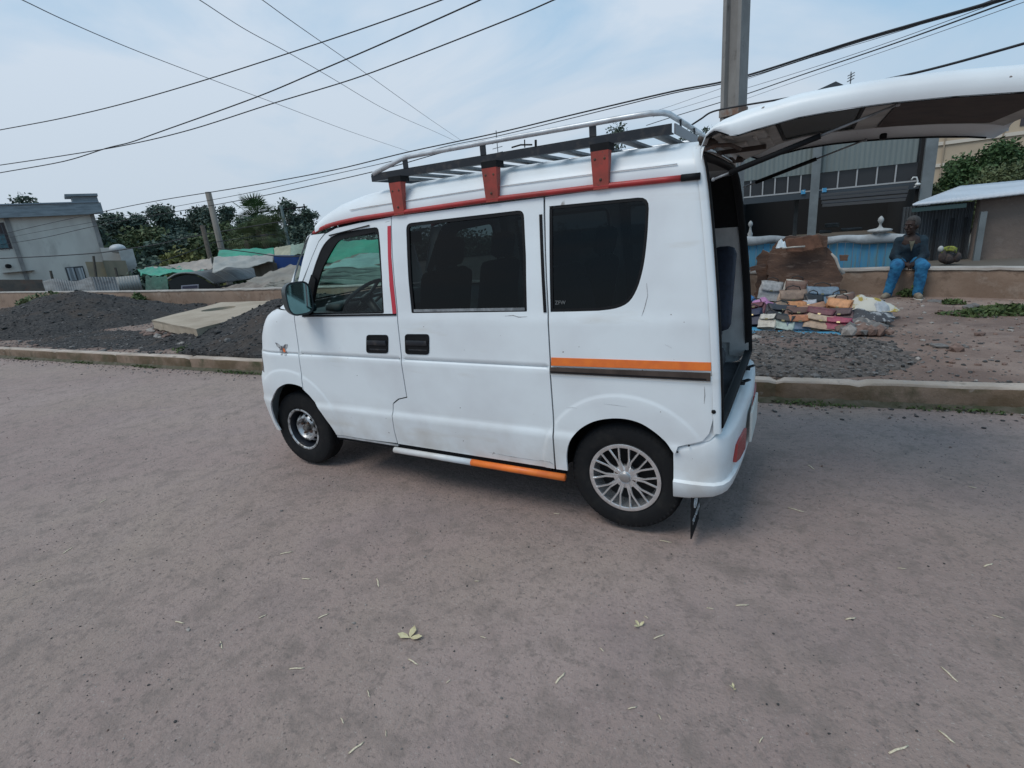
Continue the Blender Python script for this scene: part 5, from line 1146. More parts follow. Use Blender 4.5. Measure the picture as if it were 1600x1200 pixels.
def tree(name, base, H, Wd, lf, label, seed, kind='round', n=1500, size=.3, group=None, cat='tree', trunk=True, c0=.3):
    rs = random.Random(seed); base = Vector([float(c) for c in base]); t = thing(name, label, cat, base, group); blobs = []
    if kind == 'tall':      # loose upright crown with stacked uneven tufts
        z = H*c0; k = 0; ph = rs.uniform(0, 6.28)
        while z < H*.96:
            f = (z-H*c0)/(H*(1-c0)); w = Wd*.5*(1-.55*f)*rs.uniform(.55, 1.1); a = rs.uniform(0, 6.28); blobs.append(((base.x+math.cos(a)*w*.45, base.y+math.sin(a)*w*.45, base.z+z), (w*.62, w*.62, H*rs.uniform(.03, .06)))); z += H*rs.uniform(.035, .07); k += 1
        blobs.append(((base.x, base.y, base.z+H*.95), (Wd*.14, Wd*.14, H*.06)))
    elif kind == 'umbrella':
        for _ in range(9): a = rs.uniform(0, 6.28); q = rs.random()**.5*Wd*.36; blobs.append(((base.x+q*math.cos(a), base.y+q*math.sin(a), base.z+H*rs.uniform(.72, .95)), (Wd*rs.uniform(.12, .22),)*2+(H*.055,)))
        for _ in range(4): a = rs.uniform(0, 6.28); q = Wd*.2; blobs.append(((base.x+q*math.cos(a), base.y+q*math.sin(a), base.z+H*rs.uniform(.45, .65)), (Wd*.14, Wd*.14, H*.05)))
    else:
        for _ in range(15): a = rs.uniform(0, 6.28); q = rs.random()**.6*Wd*.36; zz = rs.uniform(c0+.12, .9); sc_ = math.sin(math.pi*(zz*.8+.15)); blobs.append(((base.x+q*sc_*math.cos(a), base.y+q*sc_*math.sin(a), base.z+H*zz), (Wd*rs.uniform(.14, .26),)*2+(H*rs.uniform(.09, .16),)))
    V, F = crown_mesh(blobs, n, size, seed); mesh_obj('crown', V, F, lf, t)
    if trunk:
        mb = MB(); tp = base+Vector((0, 0, H*(.88 if kind == 'tall' else .7))); r = max(.05, H*.018); mb.tube([base, base.lerp(tp, .4)+Vector((rs.uniform(-.2, .2),)*2+(0,)), tp], [r, r*.7, r*.25], 7)
        for b in rs.sample(blobs, min(7, len(blobs))):
            z0 = base.z+(b[0][2]-base.z)*.72; mb.tube([(base.x, base.y, z0), ((base.x+b[0][0])/2, (base.y+b[0][1])/2, (z0+b[0][2])/2+.1), b[0]], [r*.4, r*.28, r*.1], 5)
        mb.build('trunk', BARK, t, smooth=True)
    return t
# pines and cypresses on the skyline behind the shacks   (px, top py, width px, distance, kind, words)
LOWZ = -3.2
TR = [(160,352,22,62,'tall','thin dark evergreen just right of the grey building'),(186,338,26,66,'tall','dark leaning evergreen over the small white annex'),(212,330,34,64,'umbrella','dark feathery evergreen second from the grey building'),(243,352,20,70,'tall','short thin dark evergreen in a gap of the skyline'),(271,324,40,62,'tall','wide dark evergreen left of the umbrella-topped pine'),(297,316,44,66,'umbrella','dark umbrella-topped pine behind the wooden pole'),(343,323,34,64,'tall','dark evergreen just right of the wooden pole'),(368,323,24,68,'tall','narrow dark evergreen left of the palm'),(412,335,34,66,'tall','dark evergreen half behind the palm crown'),(463,315,44,60,'tall','largest dark evergreen right of the electricity pole'),(488,328,32,62,'tall','dark evergreen nearest the front of the van'),(508,352,30,66,'tall','low dark evergreen hidden behind the van windscreen'),(228,346,30,72,'tall','low feathery evergreen between the second and third tall ones'),(320,334,30,72,'tall','dark evergreen directly behind the tall wooden pole'),(388,340,30,74,'tall','dark evergreen behind the tall fan palm'),(436,345,28,74,'tall','dark evergreen just behind the thin electricity pole')]
for i, (px, py, wpx, D, kd, lb) in enumerate(TR):
    p = at(px, py, D); z0 = LOWZ-1; base = at(px+9, 440, D); base = (base[0], base[1], z0); H = p[2]-z0
    dist = np.linalg.norm(p-CP); Wd = wpx*dist/FPX*.80*1.05
    tree('evergreen_tree', base, H, Wd*1.85, LF_DARK, lb, 40+i, kd, 8500, .17, 'dark evergreens on the skyline', c0=.25)
BU = [(172,372,60,56,LF_DARK,'dense dark bushy tree right beside the grey building'),(205,372,56,54,LF_MID,'green bushy tree above the white annex'),(240,362,56,56,LF_MID,'rounded paler green tree with a domed crown'),(262,380,60,50,LF_DARK,'dark bushy tree in front of the domed green tree'),(300,372,66,54,LF_DARK,'dark bushy tree below the umbrella-topped pine'),(332,376,50,50,LF_MID,'green bushy tree around the foot of the wooden pole'),(365,360,56,54,LF_MID,'green tree between the wooden pole and the palm'),(440,372,50,54,LF_DARK,'dark bushy tree right of the palm'),(478,362,60,54,LF_DARK,'dark bushy tree behind the coloured tarpaulins'),(290,398,50,44,LF_YEL,'yellowish green bush above the pale tarpaulin'),(230,405,56,46,LF_DARK,'dark leafy bush behind the green netting'),(520,372,70,50,LF_DARK,'dark bushy tree seen through the front window')]
for i, (px, py, wpx, D, lf, lb) in enumerate(BU):
    p = at(px, py-9, D); base = at(px+6, 440, D); z0 = -3.4; H = p[2]-z0; Wd = wpx*np.linalg.norm(p-CP)/FPX
    tree('bushy_tree', (base[0], base[1], z0), H, Wd*1.35, lf, lb, 140+i, 'round', 9500, .19, 'bushy trees behind the shacks', c0=.1)
p = at(62, 306, 58); b_ = at(66, 400, 58); tree('evergreen_tree', (b_[0], b_[1], -3), p[2]+3, 5, LF_DARK, 'dark tree top rising behind the roof of the grey building', 77, 'tall', 4500, .16, c0=.3)
# wide band of distant wood closing the view behind
rs = np.random.RandomState(3); bl = []
for i in range(108):
    px = 120+i*9; c = at(px, 374+rs.uniform(-16, 10), 84+rs.uniform(-3, 3)); bl.append(((c[0], c[1], c[2]-1.5), (2.2, 2.2, 2.6))); bl.append(((c[0], c[1], c[2]-5.5), (2.4, 2.4, 3)))
V, F = crown_mesh(bl, 90000, .32, 9); tag(mesh_obj('distant_wood', V, F, LF_DARK), 'dark distant wood closing the view behind the shacks', 'wood', kind='stuff')
# palm with several heads of fan leaves
def palm(px, py, D, label, s=1.0, seed=1):
    rs = random.Random(seed); top = Vector(at(px, py, D)); base = Vector((top.x, top.y, -3)); t = thing('palm_tree', label, 'palm tree', base, 'palms behind the green tarpaulin')
    mb = MB(); mb.tube([base, base.lerp(top, .5)+Vector((.1, 0, 0)), top], [.28, .24, .22], 8); mb.build('trunk', BARK, t, smooth=True)
    mb = MB()
    for k in range(46):
        az = rs.uniform(0, 6.28); el = rs.uniform(-.9, 1.4); L = .85*s*rs.uniform(.8, 1.15); d = Vector((math.cos(az)*math.cos(el), math.sin(az)*math.cos(el), math.sin(el))); c = top+d*L; side = d.cross(Vector((0, 0, 1))).normalized(); up = side.cross(d)
        mb.tube([top, c], [.016, .010], 4)
        for q in range(13):
            a = (q/12-.5)*2.7; e = (d*math.cos(a)+side*math.sin(a)).normalized(); tip = c+e*.95*s-Vector((0, 0, .12*abs(a))); w = side*math.cos(a)*.032*s-d*math.sin(a)*.032*s; mid = c+e*.5*s
            mb.add([c, mid+w, tip, mid-w], [(0, 1, 2, 3)])
    mb.build('fronds', LF_BRT if s > .9 else LF_MID, t); return t
palm(400, 342, 40, 'tall fan palm behind the green tarpaulin', 1.0, 4); palm(412, 366, 38, 'lower fan palm right of the tall one', .8, 8); palm(386, 376, 38, 'lowest fan palm just above the green tarpaulin', .75, 15); palm(428, 358, 42, 'small fan palm nearest the electricity pole', .7, 21)

# ==================================================================== LEFT BUILDING
def P(px, py, D): return Vector([float(c) for c in at(px, py, D)])
def wallq(mb, pts, th=.15, inn=None):
    """flat wall from corner points (3D), thickened away from the camera"""
    c = sum((Vector(p) for p in pts), Vector())/len(pts); n = (Vector(pts[1])-Vector(pts[0])).cross(Vector(pts[-1])-Vector(pts[0])).normalized()
    if n.dot(Vector(CP)-c) > 0: n = -n
    k = len(pts); vs = [tuple(p) for p in pts]+[tuple(Vector(p)+n*th) for p in pts]; mb.add(vs, [tuple(range(k)), tuple(range(k, 2*k))[::-1]]+[(i, (i+1) % k, (i+1) % k+k, i+k) for i in range(k)]); return mb
PLAST = mat('stained grey plaster', (.62, .575, .51), .92, col2=(.50, .45, .40), scale=.5, detail=9, stretch=(1, 1, .4), double=[((.40, .36, .32), .9, .55, .75)])
ROOFG = mat('grey corrugated roof edge', (.26, .29, .31), .6, .2, var=.35, scale=1.2, stretch=(1, 1, 6))
A = P(148, 333, 50); Lf = P(-40, 333, 50)
class Plane:      # vertical plane through two sight points, so that a facade can be laid out from sight points
    def __init__(s, a, b): s.p = a; d = Vector((b.x-a.x, b.y-a.y, 0)).normalized(); s.n = Vector((-d.y, d.x, 0)); s.d = d
    def __call__(s, px, py, off=0.0):
        d = Vector([float(c) for c in ray(px, py)]); o = Vector(CP); n = s.n if s.n.dot(d) > 0 else -s.n; t = ((s.p-n*off)-o).dot(n)/d.dot(n); return o+d*t
FB = Plane(A, Lf)
lb_ = thing('house', 'grey plastered two-storey building with a corrugated roof edge at the left', 'building', (FB(80, 460).x, FB(80, 460).y, -2))
mb = MB(); pts = [FB(-60, 345), FB(147, 335), FB(152, 348), FB(203, 470), FB(204, 490), FB(-60, 500)]
c1, c2, c3 = FB(147, 335), FB(203, 470), FB(-60, 345)
zt_, zb_ = c1.z+.3, -4.0; xr = c1
E0, E1 = Vector((c1.x, c1.y, 0)), Vector((c3.x, c3.y, 0)); back = Vector((-E0.y+E1.y, E0.x-E1.x, 0)).normalized()
if back.dot(Vector(CP)-E0) > 0: back = -back
def bx4(mb, a, b, z0, z1, dep, front=0.0):
    a2, b2 = a-back*front, b-back*front; vs = [(a2.x, a2.y, z0), (b2.x, b2.y, z0), (b2.x+back.x*dep, b2.y+back.y*dep, z0), (a2.x+back.x*dep, a2.y+back.y*dep, z0)]; vs += [(x, y, z1) for x, y, _ in vs]
    return mb.add(vs, [(0,3,2,1), (4,5,6,7), (0,1,5,4), (1,2,6,5), (2,3,7,6), (3,0,4,7)])
bx4(mb, E0, E1, zb_, zt_, 7.0); mb.build('wall', PLAST, lb_)
q = FB(30, 400); tt = Vector((q.x, q.y, 0)); du = (E0-E1).normalized()
mb = MB(); bx4(mb, tt+du*.12, tt-du*.12, zb_, zt_, .1, .10); bx4(mb, E0+du*.0, E0-du*.25, zb_, zt_, .1, .06); mb.build('pillar', mat('grey plaster pillar', (.27, .25, .235), .9, var=.3, scale=2), lb_)
zr0 = FB(148, 334).z; hb_ = FB(110, 322).z-FB(110, 339).z; mb = MB(); bx4(mb, E0+du*.5, E1, zr0-.05, zr0+hb_, .25, .45); bx4(mb, E0+du*.55, E0-du*1.05, zr0-.02, zr0+hb_, .3, .47)
zz1 = FB(148, 304).z; bx4(mb, E0+du*.45, E0-du*1.0, zr0+hb_, zz1-.1, 2.0, .40); bx4(mb, E0+du*.5, E0-du*1.35, zz1-.14, zz1+.02, 2.0, .6)
rf_ = mb.build('roof_edge', ROOFG, lb_)
mb = MB(); bx4(mb, E0+du*.45, E1, zr0+hb_, zr0+hb_+.08, 7, .55); mb.build('roof', mat('roof sheet', (.22, .25, .28), .5, .3), lb_)
def wrect(mb, px0, py0, px1, py1, front, dep=.1, base=None):
    a = FB(px0, py1); b = FB(px1, py1); t = FB((px0+px1)/2, py0); return bx4(mb, Vector((a.x, a.y, 0)), Vector((b.x, b.y, 0)), a.z, t.z, dep, front)
wf = MB(); wrect(wf, -30, 348, 21, 392, .03); wfo = wf.build('window', mat('dark window frame', (.055, .035, .035), .6), lb_)
mb = MB(); wrect(mb, -28, 366, 15, 390, .05, .05); mb.build('pane', mat('teal pane', (.035, .11, .13), .3, col2=(.09, .20, .22), scale=3), wfo)
mb = MB(); [wrect(mb, x, 350, x+.8, 391, .09, .03) for x in (-18, -11, -4, 3, 9, 15)]; wrect(mb, -30, 368, 20, 369, .09, .03); mb.build('window_bar', mat('bars', (.12, .13, .14), .5), wfo)
wf = MB(); wrect(wf, 108, 416, 137, 440, .03); wfo = wf.build('window', mat('dark frame b', (.05, .05, .055), .6), lb_)
mb = MB(); wrect(mb, 110, 418, 121, 439, .06, .05); wrect(mb, 123, 418, 135, 439, .06, .05); mb.build('curtain', mat('striped curtain', (.42, .44, .45), .8, col2=(.20, .21, .22), scale=3.5, stretch=(3, 3, .05), pos=(.48, .52)), wfo)
mb = MB(); wrect(mb, 5, 424, 55, 427, .35, .4); mb.build('awning', mat('awning', (.20, .18, .16), .8), lb_)
mb = MB(); mb.tube([FB(12, 416, .1), FB(14, 416, .4)], .15); mb.build('pipe_end', DARK, lb_)
# small annexes beside it
def box_at(name, px0, px1, pyt, D, dep, m, label, cat, z0=-4, group=None, parent=None):
    a = P(px0, pyt, D); b = P(px1, pyt, D); d = Vector((b.x-a.x, b.y-a.y, 0)); bk = Vector((-d.y, d.x, 0)).normalized(); 
    if bk.dot(Vector(CP)-a) > 0: bk = -bk
    vs = [(a.x, a.y, z0), (b.x, b.y, z0), (b.x+bk.x*dep, b.y+bk.y*dep, z0), (a.x+bk.x*dep, a.y+bk.y*dep, z0)]; zz = [a.z, b.z, b.z, a.z]; vs += [(v[0], v[1], z) for v, z in zip(vs, zz)]
    o = MB().add(vs, [(0,3,2,1), (4,5,6,7), (0,1,5,4), (1,2,6,5), (2,3,7,6), (3,0,4,7)]).build(name, m, parent); 
    return tag(o, label, cat, group) if label else o
ax = thing('annex', 'small white plastered annex with a water tank beside the grey building', 'annex', P(190, 450, 47))
w1 = box_at('wall', 156, 188, 387, 48.5, 3, PLAST, None, None, parent=ax)
w2 = box_at('wall', 184, 207, 388, 47, 3.4, mat('white annex plaster', (.46, .45, .43), .9, var=.25, scale=1.5), None, None, parent=ax)
mb = MB(); c = P(182, 383, 47.5); mb.ball((c.x, c.y, c.z-.25), (.55, .5, .32), 8); mb.build('water_tank', mat('pale tank', (.45, .46, .47), .5), ax, smooth=True)
box_at('shack_wall', 133, 165, 409, 45.5, 1.0, mat('ochre mud wall', (.34, .26, .16), .9, col2=(.26, .21, .15), scale=1.4), 'ochre mud wall of a low lean-to below the grey building', 'wall')
box_at('shack_wall', 160, 196, 407, 45.2, 1.4, mat('tan mud wall', (.25, .21, .15), .9, col2=(.15, .14, .10), scale=1.4, stretch=(1,1,.3)), 'tan striped mud wall under the white annex', 'wall')
TINM = mat('dull corrugated tin', (.15, .17, .185), .55, .35, col2=(.085, .095, .105), scale=1.1, stretch=(1, 1, 3)); TINL = mat('pale tin sheet', (.30, .31, .30), .6, .2, var=.3, scale=2, stretch=(1,1,.2))
def corr(name, a, b, z0, z1, m, label, cat, n=60, amp=.03, per=.15):
    L = (Vector((b.x, b.y, 0))-Vector((a.x, a.y, 0))).length; nn = max(12, int(L/per*4)); d = (Vector((b.x, b.y, 0))-Vector((a.x, a.y, 0))).normalized(); bk = Vector((-d.y, d.x, 0))
    def f(u, v): w = math.sin(u*L/per*2*math.pi)*amp; zt2 = z1(u) if callable(z1) else z1; return (a.x+d.x*L*u+bk.x*w, a.y+d.y*L*u+bk.y*w, z0+(zt2-z0)*v)
    o = MB().grid(f, nn, 1).build(name, m, smooth=True); modi(o, 'SOLIDIFY', thickness=.01); return tag(o, label, cat) if label else o
a, b = P(66, 440, 44), P(142, 434, 42); corr('tin_fence', a, b, -3, lambda u: 440 and (a.z+(b.z-a.z)*u+.12*math.sin(7*u)), TINM, 'dull grey corrugated tin fence below the grey building', 'fence')
a2, b2 = P(142, 434, 42), P(186, 438, 41.5); corr('tin_fence', a2, b2, -3, lambda u: a2.z+.15*(1-u)-.1, TINM, 'darker corrugated tin panel beside the pale sheet', 'fence')
a3, b3 = P(181, 433, 40.5), P(216, 428, 40); corr('tin_sheet', a3, b3, P(200, 453, 40).z-.1, a3.z, TINL, 'pale upright tin sheet left of the green netting', 'sheet')
box_at('brick_wall', -30, 66, 437, 46, .5, mat('dark brick', (.16, .12, .095), .9, col2=(.10, .085, .075), scale=2.0, double=[((.20,.10,.07), 1.2, .55, .7)]), 'dark rough brick yard wall at the far left', 'wall')
for px, pt, pb, D, lb in ((79, 423, 441, 44, 'leaning dark stick standing before the grey building'), (146, 400, 434, 43, 'tall thin dark stick beside the ochre wall'), (180, 418, 436, 42, 'short dark stick beside the tan wall')):
    a = P(px, pt, D); bz = P(px+5, pb+3, D); tag(MB().tube([a, bz], [.07, .08], 6).build('wooden_stake', BARK), lb, 'stake')

# ==================================================================== SHACK ROOFS AND TARPAULINS
def Dw(px):
    c = on_y(px, 455, 7.2); return math.hypot(c[0]-CP[0], c[1]-CP[1])
def PT(px, py, D):
    d0 = Dw(min(px, 560)); return P(px, py, max(D, d0+1.2+.12*max(0, D-10)))
def tarp(name, pts, m, label, cat='tarpaulin', amp=.10, seed=0, nu=30, nv=16, th=.02):
    """pts: four (px, py, distance) corners"""
    return cloth_sheet(name, [PT(*p) for p in pts], 0, amp, m, label, cat, nu, nv, seed, th)
TG = mat('green tarpaulin', (.018, .27, .17), .5, var=.35, scale=.8); TW = mat('dirty white tarpaulin', (.34, .33, .30), .7, var=.35, scale=.7); TB = mat('brown sacking roof', (.17, .135, .105), .9, col2=(.24, .21, .18), scale=.8, double=[((.10,.07,.055), 1.4, .5, .7)]); TBL = mat('blue tarpaulin', (.02, .07, .26), .5, var=.3, scale=1); TGT = mat('pale teal tarpaulin', (.23, .36, .32), .6, var=.35, scale=.8)
TIN2 = mat('grey weathered roofing', (.16, .165, .165), .6, .2, col2=(.10, .10, .10), scale=1.5); WOODW = mat('shack boards', (.15, .12, .09), .9, var=.5, scale=3, stretch=(1,1,.2))
tarp('green_tarpaulin', [(343,391,27), (428,388,24.5), (431,402,24), (338,409,25.5)], TG, 'bright green tarpaulin strip over the shacks', seed=1, amp=.05)
tarp('white_tarpaulin', [(334,403,25.2), (429,398,24.3), (426,411,22), (332,424,22)], TW, 'dirty white tarpaulin hanging below the green one', seed=2)
tarp('cream_cloth', [(428,388,24.4), (456,383,23.5), (454,400,23.2), (432,411,23.4)], mat('cream cloth', (.38, .37, .27), .8, var=.3, scale=1.5), 'cream cloth beside the green tarpaulin', 'cloth', seed=3, amp=.05)
tarp('pale_green_cloth', [(455,383,23.5), (484,380,22.5), (482,396,22.3), (454,400,23.2)], mat('pale green cloth', (.25, .33, .27), .8, var=.3, scale=1.5), 'pale green cloth nearest the van windscreen', 'cloth', seed=4, amp=.05)
box_at('blue_shack_wall', 427, 475, 399, 23, .3, TBL, 'dark blue painted shack wall under the hanging cloths', 'wall')
box_at('shack_wall', 395, 432, 411, 22.6, .5, WOODW, 'brown board shack wall right of the white tarpaulin', 'wall')
tarp('pale_tarpaulin', [(262,415,32), (330,404,30), (333,420,28), (290,426,29)], mat('pale pinkish tarpaulin', (.36, .31, .27), .8, var=.3, scale=.8), 'pale pinkish tarpaulin left of the dark stake', seed=5)
tarp('green_netting', [(215,421,33), (300,417,31), (325,425,27), (222,431,29)], TG, 'dark green netting roof left of the arched roof', seed=6, amp=.16)
tarp('white_roof_edge', [(226,417,33.2), (330,417,31.2), (332,421,31), (226,421,33)], TW, 'thin dirty white roof edge above the green netting', seed=7, amp=.08)
tarp('green_screen', [(228,432,27), (262,432,26), (264,458,25.6), (228,458,26.6)], mat('dark green screen', (.02, .09, .06), .7, var=.5, scale=2), 'dark green screen hanging left of the arched shack', seed=8, amp=.1)
# shack with an arched corrugated roof
sh = thing('shack', 'shack with an arched grey corrugated roof behind the low wall', 'shack', P(320, 450, 25))
fa = [P(263,436,19.5), P(285,426,19.3), P(305,426,19.1), P(322,432,18.8), P(338,444,18.5)]; fb = [P(350,424,26), P(372,418,25.5), P(390,419,25), P(402,424,24.5), P(412,432,24)]
fa = [P(x, y, 23.5) for x, y in ((262,437),(275,430),(290,427),(306,428),(320,435),(334,444))]; fb = [P(x, y, 28.5) for x, y in ((352,424),(366,419),(380,417),(392,419),(404,425),(414,433))]
def arch(u, v):
    k = v*5; i = min(4, int(k)); t = k-i; a = fa[i].lerp(fa[i+1], t); b = fb[i].lerp(fb[i+1], t); p = a.lerp(b, u); return (p.x, p.y, p.z+.022*math.sin(u*60*math.pi)+.015*math.sin(v*9))
mb = MB().grid(arch, 240, 20); ro = mb.build('arched_roof', TIN2, sh, smooth=True); modi(ro, 'SOLIDIFY', thickness=.02)
mb = MB()
for u in (.0, .22, .42, .63, .82, 1): mb.tube([tuple(Vector(arch(u, v/12))+Vector((0, 0, .03))) for v in range(13)], .03, 5)
mb.build('roof_rib', mat('rib', (.24, .235, .22), .8), sh)
mb = MB(); f0 = [tuple(p-Vector((0, 0, .06))) for p in fa]+[(fa[-1].x, fa[-1].y, -2.5), (fa[0].x, fa[0].y, -2.5)]; mb.add(f0, [tuple(range(len(f0)))]); e0 = [(fa[-1].x, fa[-1].y, -2.5), (fb[-1].x, fb[-1].y, -2.5), tuple(fb[-1]-Vector((0,0,.1))), tuple(fa[-1]-Vector((0,0,.1)))]; mb.add(e0, [(0,1,2,3)]); mb.build('wall', mat('dark shack inside', (.035, .032, .03), .9), sh)
mb = MB(); wallq(mb, [P(283,446,23.3), P(310,444,23.1), P(310,460,23.1), P(283,460,23.3)], .05); wo = mb.build('window', mat('lilac board', (.26, .25, .29), .8), sh)
mb = MB(); wallq(mb, [P(285,447.5,23.2), P(308,446,23.0), P(308,450,23.0), P(285,451,23.2)], .02); mb.build('pane', mat('purple slit', (.03, .025, .05), .6), wo)
for k, (pts, m_, lb, nm) in enumerate([
    ([(345,452,18), (425,432,20), (470,440,15), (380,460,14)], TB, 'brown sacking roof right of the arched shack', 'sacking_roof'),
    ([(385,440,20), (455,414,21), (492,425,16), (420,452,16)], mat('taupe tarpaulin', (.24, .215, .18), .8, var=.35, scale=.8), 'taupe tarpaulin roof left of the door mirror', 'taupe_tarpaulin'),
    ([(405,455,13.5), (425,439,14), (500,436,11.8), (500,452,10.8)], mat('grey board roof', (.25, .24, .21), .8, var=.35, scale=1.0), 'flat grey board roof just behind the low wall', 'flat_roof'),
    ([(500,379,22), (600,374,20), (602,404,19), (498,412,21)], TG, 'big green tarpaulin screen seen through the front door window', 'green_screen'),
    ([(478,425,18), (560,398,20), (606,396,17), (606,412,14), ], TB, 'brown roof seen through the front door window', 'brown_roof'),
    ([(500,420,15), (572,396,17), (640,400,14), (640,420,12)], TGT, 'pale teal tarpaulin seen through the front window', 'teal_tarpaulin'),
    ([(470,440,14), (520,418,15), (650,415,12), (650,450,10)], mat('grey green tarpaulin', (.19, .26, .22), .7, var=.45, scale=.9), 'grey green tarpaulin roof behind the low wall and van', 'tarpaulin_roof')]):
    tarp(nm, pts, m_, lb, 'tarpaulin' if 'tarp' in nm else 'roof', seed=20+k, amp=.08)
c = P(248, 452, 24); weeds('shrub', (c.x, c.y, -.9), 1.6, 1.0, 1.5, 1500, 'grey-green shrub between the tin sheet and the arched shack', LF_MID, None, 'shrub', .12)
for q, (px, lb) in enumerate(((75, 'weeds along the left wall top below the tin fence'), (120, 'weeds below the tin fence right of the first clump'))): c = P(px, 452, 26); weeds('weeds', (c.x, c.y, c.z-.5), 2.0, .8, .5, 420, lb, LF_MID, size=.10)

# ==================================================================== POLES AND CABLES
POLEW = mat('weathered wood pole', (.21, .19, .165), .9, col2=(.13, .115, .10), scale=3, stretch=(4, 4, .3))
def pole(name, px, pt, D, z0, r, m, label, lean=(0, 0)):
    t = P(px, pt, D); return tag(MB().tube([(t.x+lean[0], t.y+lean[1], z0), tuple(t)], [r*1.2, r], 12).build(name, m, smooth=True), label, 'pole')
pole('utility_pole', 325, 300, 34, -3, .15, POLEW, 'tall grey wooden pole in front of the evergreens')
pole('wooden_post', 316, 352, 30, -3, .10, BARK, 'short dark wooden post left of the tall grey pole')
t = P(439, 322, 44); up = thing('electricity_pole', 'distant thin pole with a crossarm right of the palm', 'pole', (t.x, t.y, -3)); MB().tube([(t.x, t.y, -3), tuple(t)], .11, 8).build('shaft', mat('dark teal pole', (.08, .11, .11), .8), up, smooth=True)
mb = MB(); dr = Vector((t.y-CP[1], -(t.x-CP[0]), 0)).normalized(); mb.tube([tuple(t-dr*1.7-Vector((0,0,.35))), tuple(t+dr*1.7-Vector((0,0,.15)))], .06, 6); [mb.tube([tuple(t+dr*k-Vector((0,0,.3))), tuple(t+dr*k+Vector((0,0,.05)))], .05, 5) for k in (-1.6, -.9, .9, 1.6)]; mb.build('crossarm', DARK, up)
# concrete pole close behind the van: H-shaped section
CONC = mat('concrete pole', (.27, .26, .245), .9, col2=(.19, .18, .17), scale=2.5, bump=.003, bscale=40, detail=9, stretch=(1, 1, .5), double=[((.12, .11, .10), 6, .62, .75)])
c = on_y(1147, 60, 6.3); w = .130; sc2 = [(-w,-.09),(w,-.09),(w,-.05),(w,.0),(w,.09),(-w,.09)]
cp = thing('concrete_pole', 'tall grey concrete pole rising behind the van roof', 'pole', (c[0], 6.3, .2))
def hsec(f): a = .125*f; b = .10*f; return [(-a,-b),(-a*.62,-b),(-a*.48,-b*.35),(a*.48,-b*.35),(a*.62,-b),(a,-b),(a,b),(a*.62,b),(a*.48,b*.35),(-a*.48,b*.35),(-a*.62,b),(-a,b)]
vs = []; zs_ = [0.1, 3, 6, 9]; yaw_ = R_(-24)
for i, z in enumerate(zs_):
    for x, y in hsec(1.12-.05*i): vs.append((c[0]+.02+x*math.cos(yaw_)-y*math.sin(yaw_), 6.3+x*math.sin(yaw_)+y*math.cos(yaw_), z))
mb = MB().add(vs, [(i*12+j, i*12+(j+1) % 12, (i+1)*12+(j+1) % 12, (i+1)*12+j) for i in range(3) for j in range(12)]+[tuple(36+j for j in range(12))]); mb.build('shaft', CONC, cp)
cz = on_y(1143, 176, 6.3)[2]; mb = MB(); mb.box((c[0]+.02, 6.3, cz), (.29, .24, .10), rz=yaw_); mb.build('collar', mat('rust stained collar', (.20, .12, .085), .9, col2=(.26, .25, .23), scale=9), cp)
CAB = mat('black cable', (.015, .016, .02), .6); CABT = mat('thin grey wire', (.10, .10, .12), .6)
def cable(pts, d0, d1, r, label, m=CAB, group='overhead cables'):
    """sight points with distances running from d0 to d1 (evenly in 1/distance), smoothed"""
    pp = catmull(pts, 6); L = [0]
    for a, b in zip(pp[:-1], pp[1:]): L.append(L[-1]+math.hypot(b[0]-a[0], b[1]-a[1]))
    o = []
    for (x, y), l in zip(pp, L): t = l/L[-1]; D = 1/((1-t)/d0+t/d1); o.append(tuple(at(x, y, D)))
    return tag(MB().tube(o, r, 6).build('overhead_cable', m, smooth=True), label, 'cable', group)
cable([(-60,214),(0,203),(100,184),(200,160),(330,122),(500,67),(600,33),(690,0),(800,-44)], 26, 12, .013, 'top of the three black cables crossing the upper left sky')
cable([(-60,282),(0,270),(100,252),(165,232),(205,222),(250,206),(400,152),(500,110),(600,67),(750,0),(850,-48)], 26, 10, .013, 'black cable that dips below its neighbour at the far left')
cable([(-60,266),(0,258),(100,243),(200,226),(300,202),(425,162),(550,124),(650,87),(800,28),(865,0),(960,-42)], 26, 11, .013, 'lowest right of the three black cables at the upper left')
cable([(-10,-20),(35,0),(100,31),(200,74),(330,124),(440,165),(540,203),(640,237)], 9, 30, .006, 'thin grey wire falling from the top left corner', CABT)
cable([(280,-18),(312,0),(380,44),(450,82),(520,123),(600,170),(680,206),(715,222)], 9, 30, .006, 'thin grey wire falling from the top centre left', CABT)
cable([(385,-16),(410,0),(450,29),(500,64),(540,92),(600,135),(660,178),(720,219)], 9, 30, .006, 'thin grey wire falling closest to the roof rack', CABT)
cable([(-60,384),(20,362),(150,333),(250,313),(380,292),(520,266),(640,237),(780,207),(900,178),(1050,143),(1160,120),(1350,60),(1560,0),(1700,-46)], 60, 8, .016, 'thick black cable sweeping over the roof rack to the top right')
cable([(-40,384),(40,366),(150,346),(250,327),(380,303),(500,277),(620,250),(700,228),(780,212),(900,183),(1050,146),(1160,123),(1350,63),(1560,3),(1700,-40)], 55, 8.3, .010, 'second black cable just under the thick one')
cable([(-40,388),(60,373),(150,353),(250,335),(380,312),(500,287),(600,264),(700,236),(800,214)], 55, 18, .016, 'third black cable dropping left behind the front of the rack')
cable([(-60,408),(0,404),(83,400),(155,395),(205,388),(250,381),(300,370),(380,356),(440,346)], 48, 36, .03, 'low slack cable passing in front of the grey building')
cable([(1020,173),(1050,165),(1242,98),(1370,60),(1500,18),(1560,-4)], 20, 10, .005, 'thin upper wire right of the concrete pole', CABT)
cable([(1020,183),(1050,173),(1250,112),(1400,62),(1590,-8)], 20, 10, .005, 'thin middle wire right of the concrete pole', CABT)
